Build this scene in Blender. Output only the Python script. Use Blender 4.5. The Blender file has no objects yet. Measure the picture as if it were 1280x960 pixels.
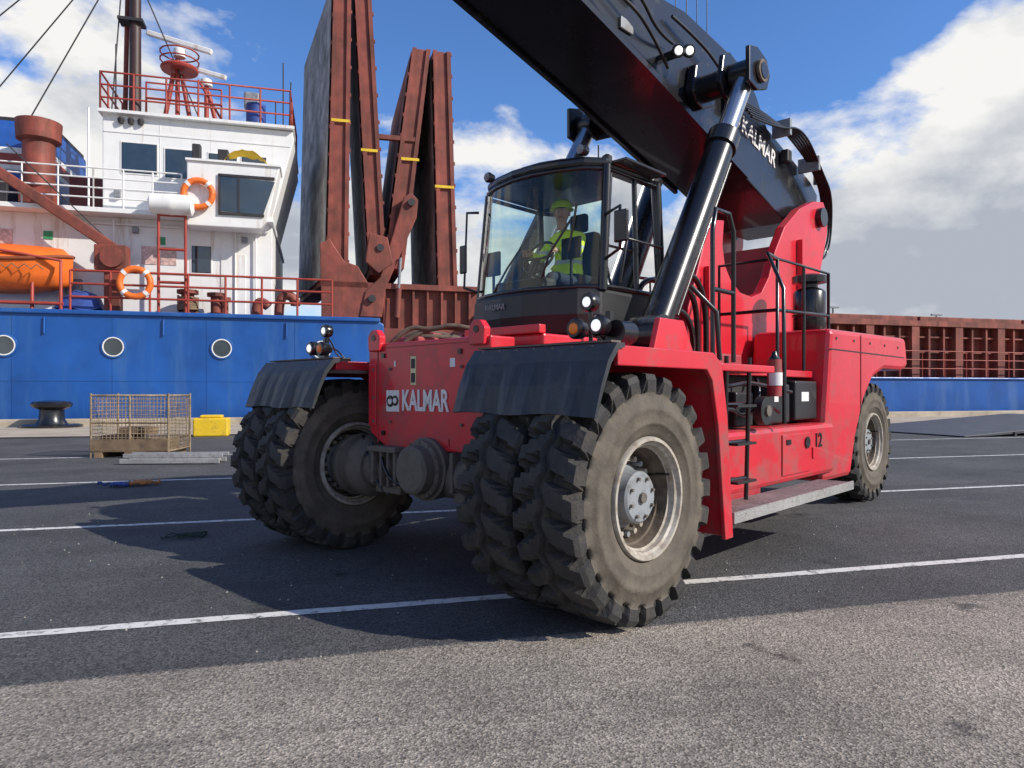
import bpy, bmesh, math, random
from mathutils import Vector, Matrix
random.seed(7)
sc=bpy.context.scene
R_=math.radians
# ------------------------------------------------------------ materials
def nt(name):
    m=bpy.data.materials.new(name); m.use_nodes=True
    n=m.node_tree; return m,n,n.nodes['Principled BSDF']
def N(n,t,**k):
    o=n.nodes.new(t)
    for a,b in k.items():
        if a.startswith('i_'): o.inputs[a[2:].replace('_',' ')].default_value=b
        else: setattr(o,a,b)
    return o
def c4(c): return (c[0],c[1],c[2],1)
def ramp(n,fac,p0,p1,c0=(0,0,0),c1=(1,1,1)):
    r=N(n,'ShaderNodeValToRGB'); e=r.color_ramp.elements
    e[0].position=p0;e[1].position=p1;e[0].color=c4(c0);e[1].color=c4(c1)
    n.links.new(fac,r.inputs[0]); return r.outputs[0]
def mix(n,fac,a,b,bt='MIX'):
    m=N(n,'ShaderNodeMix',data_type='RGBA',blend_type=bt)
    for s,i in ((fac,0),(a,6),(b,7)):
        if hasattr(s,'links'): n.links.new(s,m.inputs[i])
        else: m.inputs[i].default_value = s if i==0 else c4(s)
    return m.outputs[2]
def pbr(name,col,rough=.5,metal=0,var=.2,scale=2.,dirt=None,damt=.5,dscale=3.,streak=False,bump=0.,bscale=40,coat=0,spec=.5,low=None,scuff=None):
    m,n,b=nt(name)
    tc=N(n,'ShaderNodeTexCoord'); co=tc.outputs['Object']
    nz=N(n,'ShaderNodeTexNoise',i_Scale=scale,i_Detail=4.,i_Roughness=.6); n.links.new(co,nz.inputs[0])
    lo=tuple(c*(1-var) for c in col); hi=tuple(min(1,c*(1+var)) for c in col)
    c=ramp(n,nz.outputs[0],.3,.7,lo,hi)
    if dirt:
        mp=N(n,'ShaderNodeMapping'); mp.inputs['Scale'].default_value=(1,1,.12) if streak else (1,1,1)
        n.links.new(co,mp.inputs[0])
        d=N(n,'ShaderNodeTexNoise',i_Scale=dscale,i_Detail=7.,i_Roughness=.72); n.links.new(mp.outputs[0],d.inputs[0])
        dv=d.outputs[0]
        if low:
            sp=N(n,'ShaderNodeSeparateXYZ'); n.links.new(co,sp.inputs[0])
            mr=N(n,'ShaderNodeMapRange'); n.links.new(sp.outputs[2],mr.inputs[0]); mr.inputs[1].default_value=low[0]; mr.inputs[2].default_value=low[1]; mr.inputs[3].default_value=low[2]; mr.inputs[4].default_value=0
            ad=N(n,'ShaderNodeMath',operation='ADD'); n.links.new(dv,ad.inputs[0]); n.links.new(mr.outputs[0],ad.inputs[1]); dv=ad.outputs[0]
        f=ramp(n,dv,.66-damt*.3,.78-damt*.1,(0,0,0),(.85,.85,.85))
        c=mix(n,f,c,dirt)
        rr=N(n,'ShaderNodeMapRange'); n.links.new(f,rr.inputs[0]); rr.inputs[3].default_value=rough; rr.inputs[4].default_value=min(1,rough+.35)
        n.links.new(rr.outputs[0],b.inputs['Roughness'])
    else: b.inputs['Roughness'].default_value=rough
    if scuff:
        ms=N(n,'ShaderNodeMapping'); ms.inputs['Scale'].default_value=(1.5,1.5,14); ms.inputs['Rotation'].default_value=(.2,.15,0); n.links.new(co,ms.inputs[0])
        s2=N(n,'ShaderNodeTexNoise',i_Scale=2.2,i_Detail=6.,i_Roughness=.8); n.links.new(ms.outputs[0],s2.inputs[0])
        c=mix(n,ramp(n,s2.outputs[0],.62,.67,(0,0,0),(.7,.7,.7)),c,scuff)
    n.links.new(c,b.inputs['Base Color'])
    b.inputs['Metallic'].default_value=metal
    b.inputs['Coat Weight'].default_value=coat
    b.inputs['Specular IOR Level'].default_value=spec
    if bump:
        q=N(n,'ShaderNodeTexNoise',i_Scale=bscale,i_Detail=4.); n.links.new(co,q.inputs[0])
        bp=N(n,'ShaderNodeBump',i_Strength=bump,i_Distance=.02); n.links.new(q.outputs[0],bp.inputs['Height']); n.links.new(bp.outputs[0],b.inputs['Normal'])
    return m
RED=pbr('red_paint',(.60,.018,.034),.32,var=.12,scale=1.3,dirt=(.27,.075,.07),damt=.42,dscale=3.2,coat=.25,low=(.4,2.2,.11),scuff=(.30,.03,.035),bump=.06,bscale=3)
REDD=pbr('red_paint_dirty',(.40,.022,.035),.5,var=.2,dirt=(.13,.08,.065),damt=.85,dscale=4,scuff=(.10,.05,.045))
BLACK=pbr('black_paint',(.009,.009,.011),.27,var=.3,dirt=(.03,.028,.027),damt=.25,dscale=2.5,coat=.25,bump=.05,bscale=2)
PLAST=pbr('dark_plastic',(.018,.019,.021),.45,var=.2,dirt=(.05,.048,.045),damt=.3)
RUBFLAP=pbr('rubber_flap',(.022,.026,.032),.45,var=.3,dirt=(.09,.085,.08),damt=.5,bump=.5,bscale=4,scuff=(.06,.06,.06))
TREAD=pbr('tyre_rubber',(.028,.027,.026),.75,var=.3,scale=5,dirt=(.085,.072,.058),damt=.55,dscale=6,bump=.35,bscale=50)
SIDEW=pbr('tyre_sidewall_dusty',(.092,.079,.062),.82,var=.3,scale=4,dirt=(.155,.13,.10),damt=.7,dscale=4,bump=.2,bscale=50,scuff=(.05,.045,.04))
CREAM=pbr('rim_paint',(.46,.43,.37),.5,var=.15,dirt=(.15,.095,.06),damt=.85,dscale=9)
RIMIN=pbr('rim_inner_grime_shade',(.13,.10,.075),.75,var=.35,scale=6,dirt=(.05,.035,.025),damt=.8,dscale=9,bump=.3,bscale=30)  # brown grime, with the rim well's shade put into the base colour
HUBG=pbr('hub_grey',(.25,.27,.29),.42,var=.2,dirt=(.10,.08,.06),damt=.6,dscale=9)
AXLE=pbr('axle_grime',(.15,.13,.11),.75,var=.4,scale=5,dirt=(.05,.042,.035),damt=.75,dscale=5,bump=.4,bscale=20)
ALU=pbr('aluminium',(.42,.42,.41),.45,metal=.4,var=.2,dirt=(.17,.14,.12),damt=.6,dscale=8,bump=.5,bscale=60)
CHROME=pbr('chrome_rod',(.45,.46,.48),.2,metal=.9,var=.1)
WHITEM=pbr('white_marking',(.72,.71,.70),.5,var=.05,dirt=(.35,.1,.1),damt=.35,dscale=14)
YEL=pbr('yellow_paint',(.75,.5,.02),.5,var=.1,dirt=(.3,.2,.05),damt=.4)
ORG=pbr('orange_lens',(.8,.22,.01),.25,var=.1)
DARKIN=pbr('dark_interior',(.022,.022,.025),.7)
SEATM=pbr('seat_fabric',(.03,.03,.035),.9)
SKIN=pbr('skin',(.55,.30,.22),.5,var=.08,scale=20)
HELM=pbr('helmet_hivis',(.62,.85,.05),.35,var=.05)
def emis(name,col,s):
    m,n,b=nt(name); b.inputs['Base Color'].default_value=c4(col); b.inputs['Emission Color'].default_value=c4(col); b.inputs['Emission Strength'].default_value=s; return m
LAMP=emis('lamp_lens_lit',(.95,.97,1),.75)
def glassm(name,tint,refl=.9):
    m=bpy.data.materials.new(name); m.use_nodes=True; n=m.node_tree; n.nodes.clear()
    o=N(n,'ShaderNodeOutputMaterial'); t=N(n,'ShaderNodeBsdfTransparent'); t.inputs[0].default_value=c4(tint)
    g=N(n,'ShaderNodeBsdfGlossy'); g.inputs[1].default_value=.02; g.inputs[0].default_value=(refl,refl,refl,1)
    f=N(n,'ShaderNodeFresnel'); f.inputs[0].default_value=1.5
    x=N(n,'ShaderNodeMixShader'); n.links.new(f.outputs[0],x.inputs[0]); n.links.new(t.outputs[0],x.inputs[1]); n.links.new(g.outputs[0],x.inputs[2]); n.links.new(x.outputs[0],o.inputs[0])
    return m
GLASS=glassm('cab_glass',(.84,.95,.91))
SWIN=pbr('ship_window',(.03,.045,.055),.06,var=.4,scale=.5,spec=1.)
SWHITE=pbr('ship_white',(.80,.80,.78),.45,var=.04,dirt=(.45,.30,.19),damt=.32,dscale=1.6,streak=True)
SBLUE=pbr('ship_blue',(.010,.085,.33),.38,var=.22,scale=.5,dirt=(.03,.12,.33),damt=.55,dscale=1.1,streak=True,bump=.6,bscale=.6,scuff=(.02,.06,.2))
SBROWN=pbr('ship_redbrown',(.24,.055,.036),.6,var=.45,scale=.9,dirt=(.085,.04,.03),damt=.8,dscale=1.4,streak=True,scuff=(.30,.12,.08))
SRED=pbr('ship_rail_red',(.33,.045,.03),.5,var=.2)
SDK=pbr('ship_dark',(.03,.028,.03),.6)
PLANK=pbr('hatch_plating_grey',(.34,.33,.32),.7,var=.5,scale=.6,dirt=(.12,.10,.09),damt=.9,dscale=.9,scuff=(.10,.09,.085))
BOATO=pbr('boat_orange',(.85,.17,.02),.5,var=.12,dirt=(.5,.12,.03),damt=.4)
TARPB=pbr('blue_tarp',(.03,.07,.28),.6,var=.4,bump=.8,bscale=3)
WOOD=pbr('weathered_wood',(.22,.15,.09),.8,var=.35,scale=4,dirt=(.1,.07,.05))
RUSTW=pbr('rusty_wire',(.25,.19,.12),.7,var=.4,scale=6)
# ------------------------------------------------------------ mesh helpers
def empty(name,loc=(0,0,0),rz=0.):
    e=bpy.data.objects.new(name,None); e.location=loc; e.rotation_euler=(0,0,rz); e.empty_display_size=.3
    sc.collection.objects.link(e); return e
def mobj(name,vs,fs,mat,par=None,smooth=False,bevel=0,loc=(0,0,0)):
    me=bpy.data.meshes.new(name); bm=bmesh.new()
    bv=[bm.verts.new(v) for v in vs]
    for f in fs:
        try: bm.faces.new([bv[i] for i in f])
        except ValueError: pass
    bmesh.ops.recalc_face_normals(bm,faces=bm.faces)
    bm.to_mesh(me); bm.free()
    o=bpy.data.objects.new(name,me); sc.collection.objects.link(o)
    if mat: me.materials.append(mat)
    o.parent=par; o.location=loc
    if smooth:
        for p in me.polygons: p.use_smooth=True
    if bevel:
        b=o.modifiers.new('b','BEVEL'); b.width=bevel; b.segments=2; b.limit_method='ANGLE'; b.angle_limit=R_(40)
    return o
def boxes(name,bl,mat,par=None,bevel=0):
    vs=[];fs=[]
    for a,b in bl:
        k=len(vs)
        x0,x1=sorted((a[0],b[0]));y0,y1=sorted((a[1],b[1]));z0,z1=sorted((a[2],b[2]))
        vs+=[(x0,y0,z0),(x1,y0,z0),(x1,y1,z0),(x0,y1,z0),(x0,y0,z1),(x1,y0,z1),(x1,y1,z1),(x0,y1,z1)]
        fs+=[tuple(k+i for i in f) for f in ((0,3,2,1),(4,5,6,7),(0,1,5,4),(1,2,6,5),(2,3,7,6),(3,0,4,7))]
    return mobj(name,vs,fs,mat,par,bevel=bevel)
def box(name,a,b,mat,par=None,bevel=0): return boxes(name,[(a,b)],mat,par,bevel)
def prism(name,poly,a0,a1,axis,mat,par=None,bevel=0,smooth=False):
    def P(p,a):
        return {'y':(p[0],a,p[1]),'x':(a,p[0],p[1]),'z':(p[0],p[1],a)}[axis]
    n=len(poly); vs=[P(p,a0) for p in poly]+[P(p,a1) for p in poly]
    fs=[tuple(range(n)),tuple(range(2*n-1,n-1,-1))]+[(i,(i+1)%n,n+(i+1)%n,n+i) for i in range(n)]
    return mobj(name,vs,fs,mat,par,smooth=smooth,bevel=bevel)
def pipes(name,lines,r,mat,par=None,res=3,smooth=False):
    cu=bpy.data.curves.new(name,'CURVE'); cu.dimensions='3D'; cu.bevel_depth=r; cu.bevel_resolution=res; cu.use_fill_caps=True; cu.resolution_u=8
    for ln in lines:
        if smooth:
            s=cu.splines.new('NURBS'); s.points.add(len(ln)-1); s.use_endpoint_u=True; s.order_u=3
        else:
            s=cu.splines.new('POLY'); s.points.add(len(ln)-1)
        for p,q in zip(s.points,ln): p.co=(q[0],q[1],q[2],1)
    cu.materials.append(mat)
    o=bpy.data.objects.new(name,cu); sc.collection.objects.link(o); o.parent=par; return o
def lathe(name,prof,axis,center,mat,par=None,seg=48,smooth=True,cap=True):
    vs=[];fs=[]; c=Vector(center); ax=Vector(axis).normalized()
    u=ax.orthogonal().normalized(); w=ax.cross(u)
    for a,r in prof:
        for i in range(seg):
            t=2*math.pi*i/seg; vs.append(tuple(c+ax*a+(u*math.cos(t)+w*math.sin(t))*r))
    for j in range(len(prof)-1):
        for i in range(seg):
            k=(i+1)%seg; fs.append((j*seg+i,j*seg+k,(j+1)*seg+k,(j+1)*seg+i))
    if cap: fs.append(tuple(range(seg))); fs.append(tuple(range((len(prof)-1)*seg,len(prof)*seg)))
    o=mobj(name,vs,fs,mat,par)
    if smooth:
        for p in o.data.polygons:
            if len(p.vertices)==4: p.use_smooth=True
        e=o.modifiers.new('e','EDGE_SPLIT'); e.split_angle=R_(35)
    return o
def cyl(name,p0,p1,r,mat,par=None,r1=None,seg=24):
    p0=Vector(p0);p1=Vector(p1);L=(p1-p0).length
    return lathe(name,[(0,r),(L,r if r1 is None else r1)],p1-p0,p0,mat,par,seg)
def text(name,body,pos,right,up,w,h,mat,par,off=.012):
    cu=bpy.data.curves.new(name,'FONT'); cu.body=body; cu.size=1; cu.extrude=.004; cu.align_x='CENTER'; cu.align_y='CENTER'; cu.offset=off
    cu.materials.append(mat)
    o=bpy.data.objects.new(name,cu); sc.collection.objects.link(o)
    bpy.context.view_layer.update(); d=o.dimensions
    r=Vector(right).normalized();u=Vector(up).normalized();nn=r.cross(u)
    M=Matrix((r*(w/d.x),u*(h/d.y),nn)).transposed().to_4x4(); M.translation=Vector(pos)
    o.parent=par; o.matrix_local=M; return o
def rails(name,pts,h,nr,sp,r,mat,par):
    ls=[]
    for k in range(nr): ls.append([(p[0],p[1],p[2]+h*(k+1)/nr) for p in pts])
    for a,b in zip(pts[:-1],pts[1:]):
        a=Vector(a);b=Vector(b);n=max(1,round((b-a).length/sp))
        for i in range(n+1):
            q=a.lerp(b,i/n); ls.append([tuple(q),(q.x,q.y,q.z+h)])
    return pipes(name,ls,r,mat,par,res=2)

# ------------------------------------------------------------ world & sun
el=R_(34); hx,hy=.94,-.34
S=Vector((hx*math.cos(el),hy*math.cos(el),math.sin(el))).normalized()
w=bpy.data.worlds.new('World'); sc.world=w; w.use_nodes=True; n=w.node_tree; n.nodes.clear()
out=N(n,'ShaderNodeOutputWorld'); bg=N(n,'ShaderNodeBackground'); bg.inputs[1].default_value=.1
sky=N(n,'ShaderNodeTexSky'); sky.sky_type='NISHITA'; sky.sun_disc=False; sky.sun_elevation=el; sky.sun_rotation=math.atan2(hx,hy)
sky.air_density=1.0; sky.dust_density=.3; sky.ozone_density=2.0
tc=N(n,'ShaderNodeTexCoord'); sep=N(n,'ShaderNodeSeparateXYZ'); n.links.new(tc.outputs['Generated'],sep.inputs[0])
def M_(op,a,b=None,c=None):
    m=N(n,'ShaderNodeMath',operation=op)
    for i,s in enumerate((a,b,c)):
        if s is None: continue
        if hasattr(s,'links'): n.links.new(s,m.inputs[i])
        else: m.inputs[i].default_value=s
    return m.outputs[0]
X,Y,Z=sep.outputs
def cn(loc,sc_,det):
    mp=N(n,'ShaderNodeMapping'); mp.inputs['Scale'].default_value=(1,1,1.9); mp.inputs['Location'].default_value=loc; n.links.new(tc.outputs['Generated'],mp.inputs[0])
    q=N(n,'ShaderNodeTexNoise',i_Scale=sc_,i_Detail=det,i_Roughness=.57,i_Distortion=.15); n.links.new(mp.outputs[0],q.inputs[0]); return q.outputs[0]
n1=cn((.35,.1,.0),3.6,9.); n2=cn((.30,.1,-.07),3.6,6.)
bias=M_('MULTIPLY',M_('SUBTRACT',.36,Z),.75)
bias=M_('MAXIMUM',M_('MINIMUM',bias,.15),-.07)
bias=M_('ADD',bias,M_('MULTIPLY',M_('MAXIMUM',X,0.),.10))
dens=M_('ADD',n1,bias)
cf=ramp(n,dens,.505,.60)
shade=M_('SUBTRACT',M_('ADD',n2,bias),M_('MULTIPLY',Z,.10))
cc=ramp(n,shade,.53,.72,(9.3,9.2,9.0),(4.4,4.8,5.5))
skm=mix(n,1.0,sky.outputs[0],(.86,1.26,1.82),'MULTIPLY')
fin=mix(n,cf,skm,cc); n.links.new(fin,bg.inputs[0]); n.links.new(bg.outputs[0],out.inputs[0])
ld=bpy.data.lights.new('sun','SUN'); ld.energy=5.0; ld.angle=R_(.53); ld.color=(1,.93,.83)
lo=bpy.data.objects.new('sun',ld); sc.collection.objects.link(lo); lo.rotation_euler=S.to_track_quat('Z','Y').to_euler(); lo.location=(20,-10,30)

QA=math.atan2(.262,.965)
# ------------------------------------------------------------ ground
m,n,b=nt('asphalt')
tc=N(n,'ShaderNodeTexCoord'); co=tc.outputs['Object']; sp=N(n,'ShaderNodeSeparateXYZ'); n.links.new(co,sp.inputs[0])
vo=N(n,'ShaderNodeTexVoronoi',i_Scale=85.); n.links.new(co,vo.inputs[0])
st=N(n,'ShaderNodeSeparateColor'); n.links.new(vo.outputs['Color'],st.inputs[0])
nb=N(n,'ShaderNodeTexNoise',i_Scale=.55,i_Detail=7.,i_Roughness=.65); n.links.new(co,nb.inputs[0])
nf=N(n,'ShaderNodeTexNoise',i_Scale=30.,i_Detail=5.,i_Roughness=.7); n.links.new(co,nf.inputs[0])
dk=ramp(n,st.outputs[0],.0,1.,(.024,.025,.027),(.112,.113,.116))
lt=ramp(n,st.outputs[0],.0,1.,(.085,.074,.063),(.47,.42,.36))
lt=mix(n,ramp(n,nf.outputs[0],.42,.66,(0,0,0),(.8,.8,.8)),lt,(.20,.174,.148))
def mth(op,a,b_):
    q=N(n,'ShaderNodeMath',operation=op)
    for i,s in enumerate((a,b_)):
        if hasattr(s,'links'): n.links.new(s,q.inputs[i])
        else: q.inputs[i].default_value=s
    return q.outputs[0]
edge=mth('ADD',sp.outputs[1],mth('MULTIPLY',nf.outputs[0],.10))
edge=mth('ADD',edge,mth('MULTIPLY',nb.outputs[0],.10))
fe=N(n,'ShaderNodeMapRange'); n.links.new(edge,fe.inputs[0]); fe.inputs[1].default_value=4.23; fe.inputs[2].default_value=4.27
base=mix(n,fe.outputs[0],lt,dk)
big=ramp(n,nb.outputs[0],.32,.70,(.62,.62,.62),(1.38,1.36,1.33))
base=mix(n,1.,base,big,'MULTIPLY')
no=N(n,'ShaderNodeTexNoise',i_Scale=1.3,i_Detail=6.,i_Roughness=.62); n.links.new(co,no.inputs[0])
spot=ramp(n,no.outputs[0],.62,.68,(0,0,0),(.75,.75,.75))
base=mix(n,spot,base,(.030,.028,.027))
ms=N(n,'ShaderNodeMapping'); ms.inputs['Scale'].default_value=(.12,2.2,1); ms.inputs['Rotation'].default_value=(0,0,.35); n.links.new(co,ms.inputs[0])
ns=N(n,'ShaderNodeTexNoise',i_Scale=1.,i_Detail=5.,i_Roughness=.6); n.links.new(ms.outputs[0],ns.inputs[0])
base=mix(n,ramp(n,ns.outputs[0],.54,.70,(0,0,0),(.45,.45,.45)),base,(.036,.035,.035))
# hairline cracks
vc=N(n,'ShaderNodeTexVoronoi',i_Scale=.33); vc.feature='DISTANCE_TO_EDGE'
wv=N(n,'ShaderNodeTexNoise',i_Scale=2.5,i_Detail=5.); n.links.new(co,wv.inputs[0])
va=N(n,'ShaderNodeVectorMath',operation='MULTIPLY_ADD'); n.links.new(wv.outputs['Color'],va.inputs[0]); va.inputs[1].default_value=(.5,.5,0); n.links.new(co,va.inputs[2]); n.links.new(va.outputs[0],vc.inputs[0])
crk=mth('MULTIPLY',ramp(n,vc.outputs['Distance'],.0012,.0035,(1,1,1),(0,0,0)),ramp(n,nb.outputs[0],.5,.6,(0,0,0),(.6,.6,.6)))
base=mix(n,crk,base,(.02,.02,.02))
n.links.new(base,b.inputs['Base Color'])
rg=N(n,'ShaderNodeMapRange'); n.links.new(spot,rg.inputs[0]); rg.inputs[3].default_value=.85; rg.inputs[4].default_value=.45; n.links.new(rg.outputs[0],b.inputs['Roughness'])
bp=N(n,'ShaderNodeBump',i_Strength=.8,i_Distance=.006); n.links.new(vo.outputs['Distance'],bp.inputs['Height']); n.links.new(bp.outputs[0],b.inputs['Normal'])
ASPH=m
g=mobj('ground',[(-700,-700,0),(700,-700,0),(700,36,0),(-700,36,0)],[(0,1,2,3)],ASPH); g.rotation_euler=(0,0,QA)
CONC=pbr('apron_concrete',(.42,.36,.28),.85,var=.2,scale=.5,dirt=(.25,.21,.17),damt=.6,dscale=.7)
q=empty('quay',rz=QA)
mobj('concrete_apron',[(-300,26.8,.004),(300,26.8,.004),(300,35.2,.004),(-300,35.2,.004)],[(0,1,2,3)],CONC,q)
boxes('quay_kerb',[((-300,35.2,-.2),(300,36.02,.3))],CONC,q,bevel=.04)
box('quay_wall',(-300,35.6,-6),(300,36.0,-.2),CONC,q)
boxes('crane_rail',[((-300,26.2,.0),(300,26.28,.03)),((-300,26.42,.0),(300,26.5,.03))],SDK,q)
# water
m,n,b=nt('harbour_water'); b.inputs['Base Color'].default_value=(.02,.045,.055,1); b.inputs['Roughness'].default_value=.08
tc=N(n,'ShaderNodeTexCoord'); wz=N(n,'ShaderNodeTexNoise',i_Scale=.8,i_Detail=6.); n.links.new(tc.outputs['Object'],wz.inputs[0])
bp=N(n,'ShaderNodeBump',i_Strength=.5,i_Distance=.3); n.links.new(wz.outputs[0],bp.inputs['Height']); n.links.new(bp.outputs[0],b.inputs['Normal'])
wt=mobj('water',[(-3000,36.0,-2.2),(3000,36.0,-2.2),(3000,5000,-2.2),(-3000,5000,-2.2)],[(0,1,2,3)],m); wt.rotation_euler=(0,0,QA)
# painted lines (worn)
def worn(name,col,thr=.5):
    m,n,b=nt(name); tc=N(n,'ShaderNodeTexCoord')
    z=N(n,'ShaderNodeTexNoise',i_Scale=11.,i_Detail=8.,i_Roughness=.75); n.links.new(tc.outputs['Object'],z.inputs[0])
    f=ramp(n,z.outputs[0],thr,thr+.12); n.links.new(mix(n,f,col,(.075,.074,.073)),b.inputs['Base Color']); b.inputs['Roughness'].default_value=.7; return m
WL=worn('road_paint_white',(.66,.65,.62),.52); YLn=worn('road_paint_yellow',(.6,.42,.03),.5)
mk=empty('road_markings',rz=QA)
def strip(name,p0,p1,wd,mat,z=.004):
    p0=Vector(p0);p1=Vector(p1);d=(p1-p0).normalized();nn=Vector((-d.y,d.x))*wd/2
    k=max(1,int((p1-p0).length/.12)); vs=[];fs=[]
    for i in range(k+1):
        c=p0.lerp(p1,i/k); j1=random.uniform(-.09,.06); j2=random.uniform(-.09,.06)
        a=c+nn*(1+j1); e=c-nn*(1+j2); vs+=[(a.x,a.y,z),(e.x,e.y,z)]
        if i: fs.append((2*i-2,2*i-1,2*i+1,2*i))
    mobj(name,vs,fs,mat,mk)
for i,v in enumerate((5.02,8.83,13.15)): strip('parking_line_%d'%i,(-45,v),(70,v),.115,WL)
strip('white_line_far',(-60,18.2),(90,18.2),.12,WL)
for i in range(5):
    u=-26+i*3.2; strip('yellow_hatch_%d'%i,(u,24.6),(u+2.0,20.2),.16,YLn)

# ------------------------------------------------------------ reach stacker
VA=math.atan2(.725,.688); VO=(-.65,6.0,0)
V=empty('reach_stacker',VO,VA)
def tyre_data():
    Nl=24; per=12; seg=Nl*per
    half=[(.16,.385,0),(.205,.392,0),(.232,.43,0),(.243,.475,0),(.251,.48,0),(.251,.492,0),(.249,.56,0),(.253,.565,0),(.253,.60,0),(.247,.605,0),(.240,.655,0),(.232,.685,.015),(.238,.695,.045),(.243,.765,.085),(.228,.800,.09),(.17,.811,.08),(.10,.815,.07),(.055,.815,.05),(.035,.815,0),(.012,.815,0)]
    prof=[(-y,r,d) for y,r,d in half]+[(y,r,d) for y,r,d in reversed(half)]
    vs=[];fs=[];np_=len(prof)
    for i in range(seg):
        t=2*math.pi*i/seg
        for (y,r,d) in prof:
            ay=abs(y); ph=(i/per + ay*2.2 + (.5 if y<0 else 0))%1.0
            rr=r;yy=y
            if d and ph<.36:
                rr=r-d*(.95 if ay<.225 else .5); yy=y*(1-(.16 if ay>.225 else .0)*min(1,d/.06))
            elif ay<.04 and d==0 and r>.8:
                yy=y+.018*math.sin(2*math.pi*(i/per))
                if ay<.02: rr=r-.035
            vs.append((rr*math.sin(t),yy,rr*math.cos(t)))
    for i in range(seg):
        k=(i+1)%seg
        for j in range(np_-1): fs.append((i*np_+j,i*np_+j+1,k*np_+j+1,k*np_+j))
    me=bpy.data.meshes.new('tyre'); me.from_pydata(vs,[],fs); me.update()
    me.materials.append(TREAD); me.materials.append(SIDEW)
    for idx,p in enumerate(me.polygons):
        j=idx%(np_-1)
        if j<11 or j>=np_-1-11: p.use_smooth=True; p.material_index=1
        elif j<12 or j>=np_-1-12: p.material_index=1
    return me
TY=tyre_data()
def wheel(tag,cx,cy,s,hub=True,rot=0,steer=0):
    W=empty('wheel_'+tag,(cx,cy,.815),steer); W.parent=V
    o=bpy.data.objects.new('tyre_'+tag,TY); sc.collection.objects.link(o); o.parent=W; o.rotation_euler=(0,rot,0)
    ax=(0,s,0)
    lathe('rim_'+tag,[(.12,.392),(.225,.40),(.240,.392),(.240,.372),(.215,.362),(.205,.345),(.17,.342),(.165,.325)],ax,(0,0,0),CREAM,W,64,cap=False)
    lathe('rim_well_'+tag,[(.165,.325),(.10,.315),(.095,.30),(.0,.295),(-.02,.0001)],ax,(0,0,0),RIMIN,W,64,cap=False)
    lathe('rim_back_'+tag,[(-.12,.39),(-.225,.395),(-.23,.37),(-.2,.345),(-.03,.33),(-.021,.0001)],ax,(0,0,0),AXLE,W,48,cap=False)
    cyl('valve_'+tag,(.27,s*.05,.12),(.29,s*.2,.13),.008,BLACK,W,seg=8)
    if hub:
        lathe('hub_'+tag,[(-.02,.215),(.03,.21),(.04,.19),(.06,.185),(.075,.175),(.15,.17),(.165,.155),(.17,.0001)],ax,(0,0,0),HUBG,W,40,cap=False)
        for i in range(20):
            t=2*math.pi*i/20; c=Vector((math.cos(t)*.25,0,math.sin(t)*.25)); cyl('nut_%s_%d'%(tag,i),c,c+Vector((0,s*.07,0)),.02,CREAM if i%3 else HUBG,W,seg=6)
        for i in range(8):
            t=2*math.pi*(i+.4)/8; c=Vector((math.cos(t)*.13,s*.165,math.sin(t)*.13)); cyl('hubbolt_%s_%d'%(tag,i),c,c+Vector((0,s*.02,0)),.012,AXLE,W,seg=6)
        cyl('hub_plug_'+tag,(0,s*.17,0),(0,s*.19,0),.035,AXLE,W,seg=8)
wheel('front_outer_l',0,-1.885,-1,rot=.1)
wheel('front_inner_l',0,-1.375,-1,False,rot=.33)
wheel('front_inner_r',0,1.375,-1,True,rot=.2)
wheel('front_outer_r',0,1.885,1,True,rot=.5)
wheel('rear_l',6.6,-1.27,-1,rot=.3)
wheel('rear_r',6.6,1.27,1,rot=.15)
# front axle + mounts
cyl('axle_tube',(0,-1.25,.815),(0,1.25,.815),.19,AXLE,V)
for s in (-1,1): lathe('brake_housing_%d'%s,[(0,.22),(.06,.28),(.12,.29),(.13,.26),(.3,.26),(.31,.29),(.38,.28),(.4,.24)],(0,s,0),(0,s*.78,.815),AXLE,V)
lathe('differential',[(0,.0001),(.0,.17),(.02,.195),(.10,.20),(.11,.235),(.15,.24),(.16,.26),(.5,.24)],(1,0,0),(-.36,-.10,.87),AXLE,V)
for i in range(12):
    t=2*math.pi*i/12; cyl('differential_bolt_%d'%i,(-.262,-.10+.218*math.cos(t),.87+.218*math.sin(t)),(-.24,-.10+.218*math.cos(t),.87+.218*math.sin(t)),.014,AXLE,V,seg=6)
boxes('axle_mount',[((-.24,.24,.70),(.1,.28,1.02)),((-.24,.34,.68),(.1,.37,1.02)),((-.24,.44,.68),(.1,.47,1.02)),((-.24,.56,.70),(.1,.6,1.02)),((-.18,.25,.62),(.1,.6,.80)),((-.26,.22,.98),(.1,.63,1.03)),
  ((-.2,-.6,.72),(.1,-.55,1.02)),((-.2,-.44,.70),(.1,-.40,1.02)),((-.15,-.6,.62),(.1,-.4,.78)),((-.05,-.62,.98),(.15,.62,1.08))],AXLE,V,bevel=.01)
pipes('brake_lines',[[(-.2,.5,1.0),(-.28,.35,.8),(-.2,.2,.7),(-.1,.0,.62)],[(-.1,.9,1.1),(-.2,.75,.9),(-.1,.6,.7)],[(-.15,.7,1.05),(-.25,.65,.75),(-.15,.45,.6)]],.014,BLACK,V,smooth=True)
prism('front_panel',[(-.80,1.12),(-.60,1.02),(.50,1.02),(.73,1.14),(.75,1.93),(-.82,1.93)],-.15,.12,'x',RED,V,bevel=.015)
boxes('front_panel_trim',[((-.165,-.5,1.80),(-.148,-.46,1.84)),((-.165,.5,1.80),(-.148,.54,1.84)),((-.165,.5,1.12),(-.148,.54,1.16))],BLACK,V)
boxes('front_panel_seams',[((-.1535,.60,1.05),(-.1495,.612,1.92)),((-.1535,-.82,1.885),(-.1495,.75,1.893))],REDD,V)
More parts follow.
